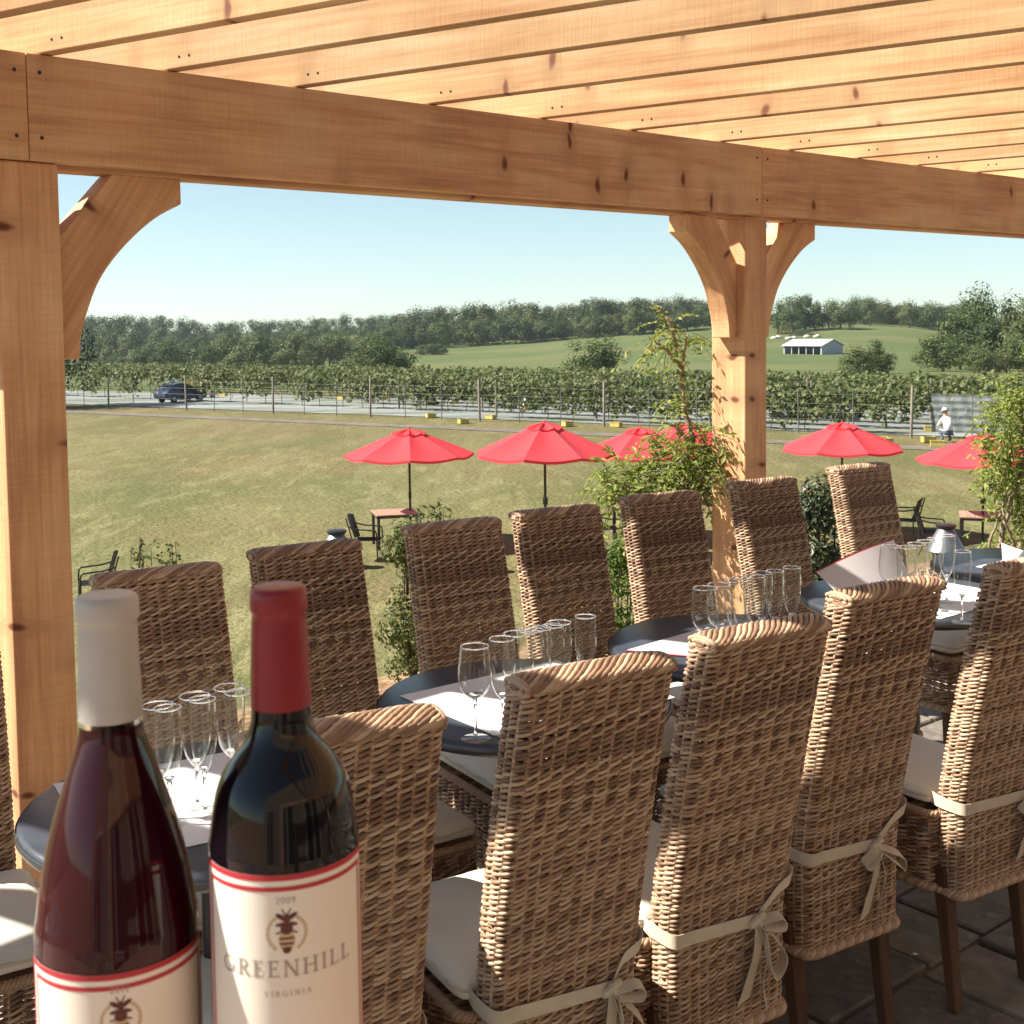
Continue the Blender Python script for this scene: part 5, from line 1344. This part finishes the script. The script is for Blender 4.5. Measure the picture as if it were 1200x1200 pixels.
def parasol_proto():
    root = empty('parasol', 'x', 'parasol', (0, 0, 0)); Rr, H_ = 1.30, 2.55
    obj('canopy', flat_smooth(bm_mesh('canopy', canopy_bm(Rr, H_-.56, .16, H_-.07), M_RED, True)), root)
    obj('vent', flat_smooth(bm_mesh('vent', canopy_bm(.34, H_-.085, .03, H_-.01, rad=4, val=.035), M_RED, True)), root)
    bm = bmesh.new(); lathe(bm, [(0, H_+.03), (.016, H_+.025), (.02, H_+.012), (.018, H_+.0), (.03, H_-.005), (.03, H_-.03), (0, H_-.03)], 14); obj('finial', bm_mesh('finial', bm, M_RED, True), root)
    bm = bmesh.new(); lathe(bm, [(0, .05), (.024, .05), (.024, H_-.03), (0, H_-.03)], 14); pole = obj('pole', bm_mesh('pole', bm, M_BLACK, True, 40), root)
    bm = bmesh.new(); box(bm, (-.03, -.05, 1.02), (.03, .05, 1.16), .012); tv = [(.03, 0, 1.09), (.10, 0, 1.09), (.12, 0, 1.02)]
    obj('crank', bm_mesh('crank', bm, M_BLACK, True, 40), pole)
    bm = bmesh.new(); lathe(bm, [(0, .075), (.05, .07), (.06, .05), (.22, .03), (.24, 0), (0, 0)], 28); obj('base', bm_mesh('base', bm, M_BLACK, True, 40), root)
    for k_ in range(8):
        a = 2*math.pi*k_/8; r_ = np.array([[.03, 0, H_-.10], [.6, 0, H_-.315], [Rr-.01, 0, H_-.58]]); c, s_ = math.cos(a), math.sin(a)
        r_ = np.stack([r_[:, 0]*c, r_[:, 0]*s_, r_[:, 2]], -1); tv, tf = tubes_np([r_], .010, 6, False); obj('rib', mesh_np('rib', tv, tf, M_BLACK, True), root)
        st = np.array([[.04*c, .04*s_, H_-.62], [.55*c, .55*s_, H_-.325]]); tv, tf = tubes_np([st], .008, 6, False); obj('strut', mesh_np('strut', tv, tf, M_BLACK, True), root)
    return root
pp = parasol_proto(); GPAR = 'red parasols on the lower lawn'
PAR = [(479, 499, 26.3, 1.06, .10, 'red parasol farthest to the left, beside a wooden table'), (638, 491, 24.4, 1.09, .48, 'largest red parasol, in the middle of the group, with a plump vent cap'), (750, 498, 26.5, 1.02, .3, 'red parasol half covered by the climbing vine, left of the post'),
       (802, 494, 32.0, .95, .2, 'red parasol almost hidden behind the vine and the post, only its top showing'), (987, 492, 26.6, 1.02, .14, 'red parasol right of the post, standing alone'), (1153, 505, 24.8, 1.0, .42, 'red parasol partly hidden by the leafy vine at the right edge')]
PPOS = []
for i_, (u, v, y, sc, rz, lab) in enumerate(PAR):
    t = pp if i_ == 0 else copy_tree(pp); x = place(u, y); z0 = terrain(x, y)
    q = aty(u, v, y); H_ = (q.z-z0)/2.60
    t.location = (q.x, y, z0); t.rotation_euler.z = rz; t.scale = (sc, sc, H_); tag(t, lab, 'parasol', GPAR); PPOS.append((q.x, y, z0))
# wooden tables under the parasols
def wtable():
    root = empty('patio_table', 'x', 'table', (0, 0, 0)); bm = bmesh.new()
    for k_ in range(6): box(bm, (-.45, -.45+k_*.15+.004, .71), (.45, -.45+(k_+1)*.15-.004, .735), .003)
    bm.faces.ensure_lookup_table(); obj('tabletop', bm_mesh('tabletop', bm, M_TOPWOOD), root)
    bm = bmesh.new()
    for lo, hi in (((-.44, -.44, .66), (.44, -.41, .708)), ((-.44, .41, .66), (.44, .44, .708)), ((-.44, -.41, .66), (-.41, .41, .708)), ((.41, -.41, .66), (.44, .41, .708))): box(bm, lo, hi)
    obj('apron', bm_mesh('apron', bm, M_BLACK), root)
    for sx in (-.40, .40):
        for sy in (-.40, .40):
            bm = bmesh.new(); box(bm, (sx-.028, sy-.028, 0), (sx+.028, sy+.028, .66), .004); obj('leg', bm_mesh('leg', bm, M_BLACK), root)
    return root
wt = wtable(); GW = 'wooden tables under the parasols'
for i_, lab in ((0, 'weathered wooden table under the leftmost red parasol'), (1, 'wooden table under the largest parasol, hidden by the wicker chairs'), (2, 'wooden table beneath the vine covered parasol'), (4, 'wooden table under the parasol right of the post'), (5, 'pinkish wooden table under the parasol at the right edge')):
    t = wt if i_ == 0 else copy_tree(wt); x, y, z0 = PPOS[i_]; dx, dy = {0: (-.32, -.15)}.get(i_, (0, 0)); t.location = (x+dx, y+dy, z0); t.rotation_euler.z = .25+.2*i_; tag(t, lab, 'table', GW)
# dark woven armchairs
def armchair():
    root = empty('garden_armchair', 'x', 'chair', (0, 0, 0))
    def panel_(nm, f_, m_):
        bm = bmesh.new(); g_ = [[bm.verts.new(f_(i_/8, j/8)) for j in range(9)] for i_ in range(9)]
        for i_ in range(8):
            for j in range(8): bm.faces.new((g_[i_][j], g_[i_+1][j], g_[i_+1][j+1], g_[i_][j+1]))
        bmesh.ops.solidify(bm, geom=bm.faces[:], thickness=.022); obj(nm, bm_mesh(nm, bm, m_, True, 50), root)
    panel_('seat', lambda a, b_: ((a-.5)*.50, -.24+b_*.5, .42-.03*math.sin(math.pi*a)), M_DARKWK)
    panel_('backrest', lambda a, b_: ((a-.5)*(.50+.06*b_), -.24-.14*b_-.05*math.sin(math.pi*a)+.05, .44+b_*.44+.05*math.sin(math.pi*a)*b_), M_DARKWK)
    for sg in (-1, 1):
        ar = spline([(sg*.29, -.30, .70), (sg*.30, -.1, .655), (sg*.30, .12, .64), (sg*.295, .24, .60), (sg*.28, .25, .30), (sg*.275, .26, 0)], 6); tv, tf = tubes_np([ar], .015, 8, False); obj('arm', mesh_np('arm', tv, tf, M_BLACK, True), root)
        lg = spline([(sg*.30, -.36, .88), (sg*.275, -.25, .45), (sg*.27, -.25, .2), (sg*.275, -.33, 0)], 6); tv, tf = tubes_np([lg], .014, 8, False); obj('leg', mesh_np('leg', tv, tf, M_BLACK, True), root)
    return root
ac = armchair(); first = True; GA = 'dark garden armchairs on the lower lawn'
def put_ac(u, vtop, y, rz, lab):
    global first
    t = ac if first else copy_tree(ac); first = False; x = place(u, y); t.location = (x, y, terrain(x, y)); t.rotation_euler.z = rz; tag(t, lab, 'chair', GA)
put_ac(104, 643, 20.6, R(112), 'dark garden armchair standing alone just right of the left post')
put_ac(427, 610, 24.6, R(-95), 'dark garden armchair drawn up to the left side of the leftmost parasol table')
put_ac(712, 595, 25.6, R(-70), 'dark garden armchair left of the table under the vine covered parasol')
put_ac(1097, 588, 24.6, R(-100), 'dark garden armchair behind the conical fire pit on the right')
put_ac(1062, 588, 26.2, R(60), 'dark garden armchair showing just right of the smallest wicker chair')
# conical metal fire pits
def firepit():
    root = empty('fire_pit', 'x', 'fire pit', (0, 0, 0)); bm = bmesh.new()
    lathe(bm, [(.36, .235), (.375, .24), (.36, .27), (.145, .66), (.135, .665), (.13, .65), (.35, .26), (.36, .235)], 32); obj('hood', bm_mesh('hood', bm, M_STEEL, True, 35), root)
    bm = bmesh.new(); lathe(bm, [(.11, .60), (.19, .70), (.195, .725), (.17, .74), (0, .75)], 28); obj('cap', bm_mesh('cap', bm, M_BLACK, True, 35), root)
    bm = bmesh.new(); lathe(bm, [(0, .09), (.16, .10), (.24, .16), (.25, .20), (.24, .20), (.15, .12), (0, .11)], 28); obj('bowl', bm_mesh('bowl', bm, M_BLACK, True, 35), root)
    for k_ in range(3):
        a = 2*math.pi*k_/3+.4; bm = bmesh.new(); box(bm, (-.035, -.02, 0), (.035, .02, .235), .004); o = obj('leg', bm_mesh('leg', bm, M_BLACK), root, (.22*math.cos(a), .22*math.sin(a), 0), (0, 0, a+1.57))
    return root
fp = firepit()
for i_, (u, y, lab) in enumerate(((1111, 23.6, 'conical metal fire pit with a black cap in front of the right armchair'), (391, 23.8, 'conical fire pit showing its black cap above the wicker chair, left of an armchair'), (544, 23.2, 'conical fire pit whose silvery top peeks over the wicker chairs in the middle'))):
    t = fp if i_ == 0 else copy_tree(fp); x = place(u, y); t.location = (x, y, terrain(x, y)); tag(t, lab, 'fire pit', 'fire pits on the lower lawn')

# ------------------------------------------------------------------ plants at the edge of the terrace
def shrub(name, label, x, y, w_, h, n, leaf, m, seed, shape='round', cat='shrub', aspect=.55, shell=.55, sprigs=0, z=None):
    g = np.random.default_rng(seed); z0 = terrain(x, y) if z is None else z
    root = empty(name, label, cat, (x, y, z0-.01)); C, Rr = [], []
    for k_ in range(int(26)):
        t = g.random(); a = g.random()*6.283
        if shape == 'cone': rr = w_/2*(1-.65*t)*(.3+.6*g.random())
        elif shape == 'column': rr = w_/2*(.85 if t < .75 else .55)*(.3+.6*g.random())
        else: rr = w_/2*math.sqrt(max(.05, 1-(2*t-1)**2*.8))*(.2+.7*g.random())
        C.append((rr*math.cos(a), rr*math.sin(a), h*(.08+.84*t))); Rr.append(g.uniform(.14, .22)*max(w_, .58*h))
    P, Nn = clump_points(g, np.array(C), Rr, n/26, shell); P[:, 2] = P[:, 2].clip(.02, None)
    vf = [leaves_np(P, Nn + .5*unit(P-np.array([0, 0, h*.4])), leaf, aspect, g)]
    stems = []; sr = []
    for k_ in range(7 + sprigs):
        a = g.random()*6.283; r1 = w_*.34*g.random(); tip = np.array([r1*math.cos(a), r1*math.sin(a), h*g.uniform(.7, .92) if k_ < 7 else h*g.uniform(.97, 1.08)])
        s_ = np.linspace(0, 1, 8)[:, None]; stems.append(np.array([0, 0, -.02])*(1-s_) + tip*s_ + np.array([math.cos(a), math.sin(a), 0])*w_*.10*s_*(1-s_)*4); sr.append(.012*w_/.4*(1-.75*s_[:, 0])*(1 if k_ < 7 else .5))
        if k_ >= 7:
            n2 = 16; tt = g.uniform(.7, 1, n2)[:, None]; p2 = tip*tt + g.normal(0, .012, (n2, 3)); vf.append(leaves_np(p2, g.normal(0, 1, (n2, 3))+np.array([0, 0, .3]), leaf*1.1, aspect*.8, g))
    V_, F_ = merge(*vf); obj('foliage', mesh_np('foliage', V_, F_, m), root)
    tv, tf = tubes_np(stems, sr, 6, False); obj('stem', mesh_np('stem', tv, tf, M_BARK, True), root)
    return root
def bush_at(name, label, u, y, vtop, wpx, n, leaf, m, seed, **k):
    x = place(u, y); z0 = terrain(x, y); zt = CH-(vtop-hv(u))/FPX*y; return shrub(name, label, x, y, wpx/FPX*y, zt-z0, n, leaf, m, seed, **k)
bush_at('shrub', 'small leafy green shrub between two wicker chairs, left of the middle of the photo', 478, 6.45, 606, 82, 2600, .030, M_SHRUB, 41, shape='column', sprigs=0)
bush_at('shrub', 'loose upright sprigs of a shrub showing just above the wicker chairs, below the leftmost parasol', 505, 6.75, 598, 80, 2200, .032, M_SHRUB, 47, shape='round', sprigs=8)
bush_at('shrub', 'low shrub whose dry green top shows over the wicker chair behind the grey capped bottle', 171, 7.3, 640, 100, 2600, .034, M_SHRUB, 43, sprigs=7)
bush_at('shrub', 'bright green shrub between two wicker chairs, below the climbing vine', 728, 6.5, 634, 66, 1900, .030, M_BRIGHT, 44, shape='column', sprigs=7)
bush_at('evergreen', 'dark rounded evergreen bush right of the cedar post', 960, 7.25, 531, 76, 5200, .030, M_BOX, 45, shape='column', cat='shrub')
# loose dark leaves in the gap by the last wicker chair
def climber(name, label, base, stems, clusters, leafn, leaf, seed, m=M_WIST, r0=.022, bark=M_BARKL, aspect=.42):
    """stems: list of control point lists (absolute); clusters: (centre, radius, count)"""
    g = np.random.default_rng(seed); root = empty(name, label, 'climbing plant', base); b_ = np.array(base)
    pa, ra_ = [], []
    for i_, s_ in enumerate(stems):
        p = spline([np.array(q) - b_ for q in s_], 7); p += g.normal(0, .004, p.shape); k_ = len(p); pa.append(p); ra_.append(r0*(1 if i_ == 0 else .55)*(1-.7*np.linspace(0, 1, k_)))
    tv, tf = tubes_np(pa, ra_, 7, False); obj('stem', mesh_np('stem', tv, tf, bark, True), root)
    vf = []; tw = []
    for c, r_, n in clusters:
        c = np.array(c)-b_
        # compound leaves: a drooping rachis with paired leaflets
        for k_ in range(n):
            d = unit(g.normal(0, 1, 3)); st = c + d*r_*g.random()**.4; L_ = leaf*g.uniform(3.2, 5.0); dr = unit(d*.8 + g.normal(0, .5, 3) + np.array([0, 0, -.15]))
            s_ = np.linspace(0, 1, 6)[:, None]; ax = st + dr*L_*s_ + np.array([0, 0, -1])*L_*.45*s_**2
            tw.append(ax); T = np.gradient(ax, axis=0); T = unit(T); sd = unit(np.cross(T, np.array([0, 0, 1.])+g.normal(0, .2, 3)))
            for j in range(1, 6):
                for sg in (-1, 1):
                    dirv = unit(T[j]*.5 + sd[j]*sg + np.array([0, 0, -.25])); P = ax[j] + dirv*leaf*.5
                    Nn = np.cross(dirv, T[j])*sg + g.normal(0, .25, 3); vf.append((P, Nn if Nn[2] > 0 else -Nn, dirv))
    P = np.array([v[0] for v in vf]); Nn = np.array([v[1] for v in vf]); A = np.array([v[2] for v in vf])
    V_, F_ = leaves_np(P, Nn, leaf, aspect, g, A); obj('foliage', mesh_np('foliage', V_, F_, m), root)
    tv, tf = tubes_np(tw, .0016, 4, False); obj('leaf_stalks', mesh_np('leaf_stalks', tv, tf, M_SHRUB), root)['kind'] = 'stuff'
    return root
def W(u, v, y): p = aty(u, v, y); return (p.x, p.y, p.z)
Yc = 5.72
bx, by = c2.x-.12, c2.y+.18; bz = terrain(bx, by+.4)
climber('climbing_vine', 'bright green climbing vine with a tall bare shoot, left of the middle cedar post', (bx, by, -.17),
        [[(bx, by, -.18), (bx-.02, by, .30), W(800, 640, Yc), W(768, 590, Yc), W(790, 555, Yc), W(812, 520, Yc), W(800, 470, Yc), W(797, 430, Yc), W(790, 395, Yc), W(782, 372, Yc)],
         [W(768, 590, Yc), W(742, 572, Yc-.05), W(716, 562, Yc-.1)], [W(775, 575, Yc), W(800, 548, Yc), W(833, 528, Yc)], [W(797, 440, Yc), W(801, 420, Yc), W(806, 392, Yc)], [W(795, 425, Yc), W(778, 408, Yc), W(760, 395, Yc)], [W(812, 520, Yc), W(790, 500, Yc), W(770, 490, Yc)], [(bx+.02, by, -.18), W(812, 660, Yc), W(820, 590, Yc), W(826, 530, Yc), W(818, 500, Yc)]],
        [(W(733, 562, Yc), .10, 34), (W(758, 560, Yc), .11, 44), (W(790, 542, Yc-.05), .12, 56), (W(814, 538, Yc-.05), .12, 48), (W(745, 580, Yc-.03), .10, 26), (W(716, 577, Yc), .06, 12), (W(829, 512, Yc-.05), .08, 20), (W(780, 566, Yc), .10, 24), (W(802, 572, Yc), .10, 20), (W(792, 508, Yc), .06, 9), (W(806, 478, Yc), .05, 6),
         (W(790, 470, Yc), .05, 5), (W(784, 380, Yc), .035, 8), (W(790, 398, Yc), .05, 9), (W(805, 394, Yc), .035, 6), (W(768, 398, Yc), .04, 4), (W(798, 412, Yc), .03, 4), (W(742, 592, Yc), .07, 9), (W(838, 545, Yc-.08), .06, 9), (W(822, 560, Yc-.08), .09, 12), (W(705, 548, Yc), .04, 5)], 0, .034, 61)
Yr = 6.75
rx, ry, _ = W(1190, 700, Yr)
climber('climbing_vine', 'thick climbing vine with pale twisted stems at the right edge of the photo', (rx, ry, -.17),
        [[(rx, ry, -.18), W(1178, 690, Yr), W(1172, 640, Yr), W(1185, 590, Yr), W(1200, 540, Yr), W(1196, 480, Yr)], [(rx-.03, ry, -.18), W(1168, 680, Yr-.05), W(1160, 640, Yr-.05), W(1178, 585, Yr-.05), W(1188, 530, Yr)], [(rx+.1, ry, -.18), W(1196, 680, Yr), W(1186, 630, Yr-.1), W(1176, 600, Yr-.1), W(1190, 560, Yr)], [W(1188, 560, Yr), W(1215, 510, Yr), W(1230, 470, Yr)]],
        [(W(u, v, Yr+dy), r_, n) for u, v, r_, n, dy in ((1190, 470, .12, 46, 0), (1178, 490, .10, 34, -.1), (1205, 500, .14, 50, 0), (1172, 520, .09, 30, -.1), (1190, 530, .12, 44, .05), (1215, 540, .15, 46, .1), (1175, 556, .08, 26, -.05), (1196, 575, .10, 28, .1), (1180, 605, .07, 12, 0), (1205, 620, .12, 26, .12), (1190, 650, .10, 22, .12), (1168, 664, .08, 16, -.1), (1205, 665, .12, 26, .05), (1156, 680, .06, 12, 0), (1215, 450, .12, 34, 0), (1230, 590, .14, 30, .1), (1225, 490, .14, 34, .1))], 0, .036, 62)

# ------------------------------------------------------------------ mulch chips and meadow grass
g = np.random.default_rng(77)
cs = []
while len(cs) < 5200:
    s = g.uniform(-5.5, 7.5); q = g.uniform(.98, 1.7); p = P1 + B1*s - nrm(B1)*q
    cs.append((p.x, p.y, terrain(p.x, p.y)+g.uniform(.0, .02)))
V_, F_ = leaves_np(np.array(cs), g.normal(0, .6, (len(cs), 3))+np.array([0, 0, .9]), .05, .5, g)
M_CHIP = island_mat('bark_chips', [(0, (.10, .05, .03)), (.4, (.22, .125, .07)), (.75, (.36, .25, .16)), (1, (.48, .38, .27))], rough=.9, nscale=30)
tag(obj('mulch', mesh_np('mulch', V_, F_, M_CHIP)), kind='stuff')

# ------------------------------------------------------------------ air
m, nt, b = mat('haze_air'); nt.nodes.remove(b); pv = nt.nodes.new('ShaderNodeVolumePrincipled')
pv.inputs['Color'].default_value = (.80, .90, 1.0, 1); pv.inputs['Density'].default_value = .00016; pv.inputs['Anisotropy'].default_value = .3
nt.links.new(pv.outputs[0], nt.nodes['Material Output'].inputs['Volume'])
bm = bmesh.new(); box(bm, (-1000, -200, -40), (1000, 1900, 60)); tag(obj('haze', bm_mesh('haze', bm, m)), kind='stuff')
S.cycles.volume_bounces = 0; S.cycles.volume_step_rate = 4
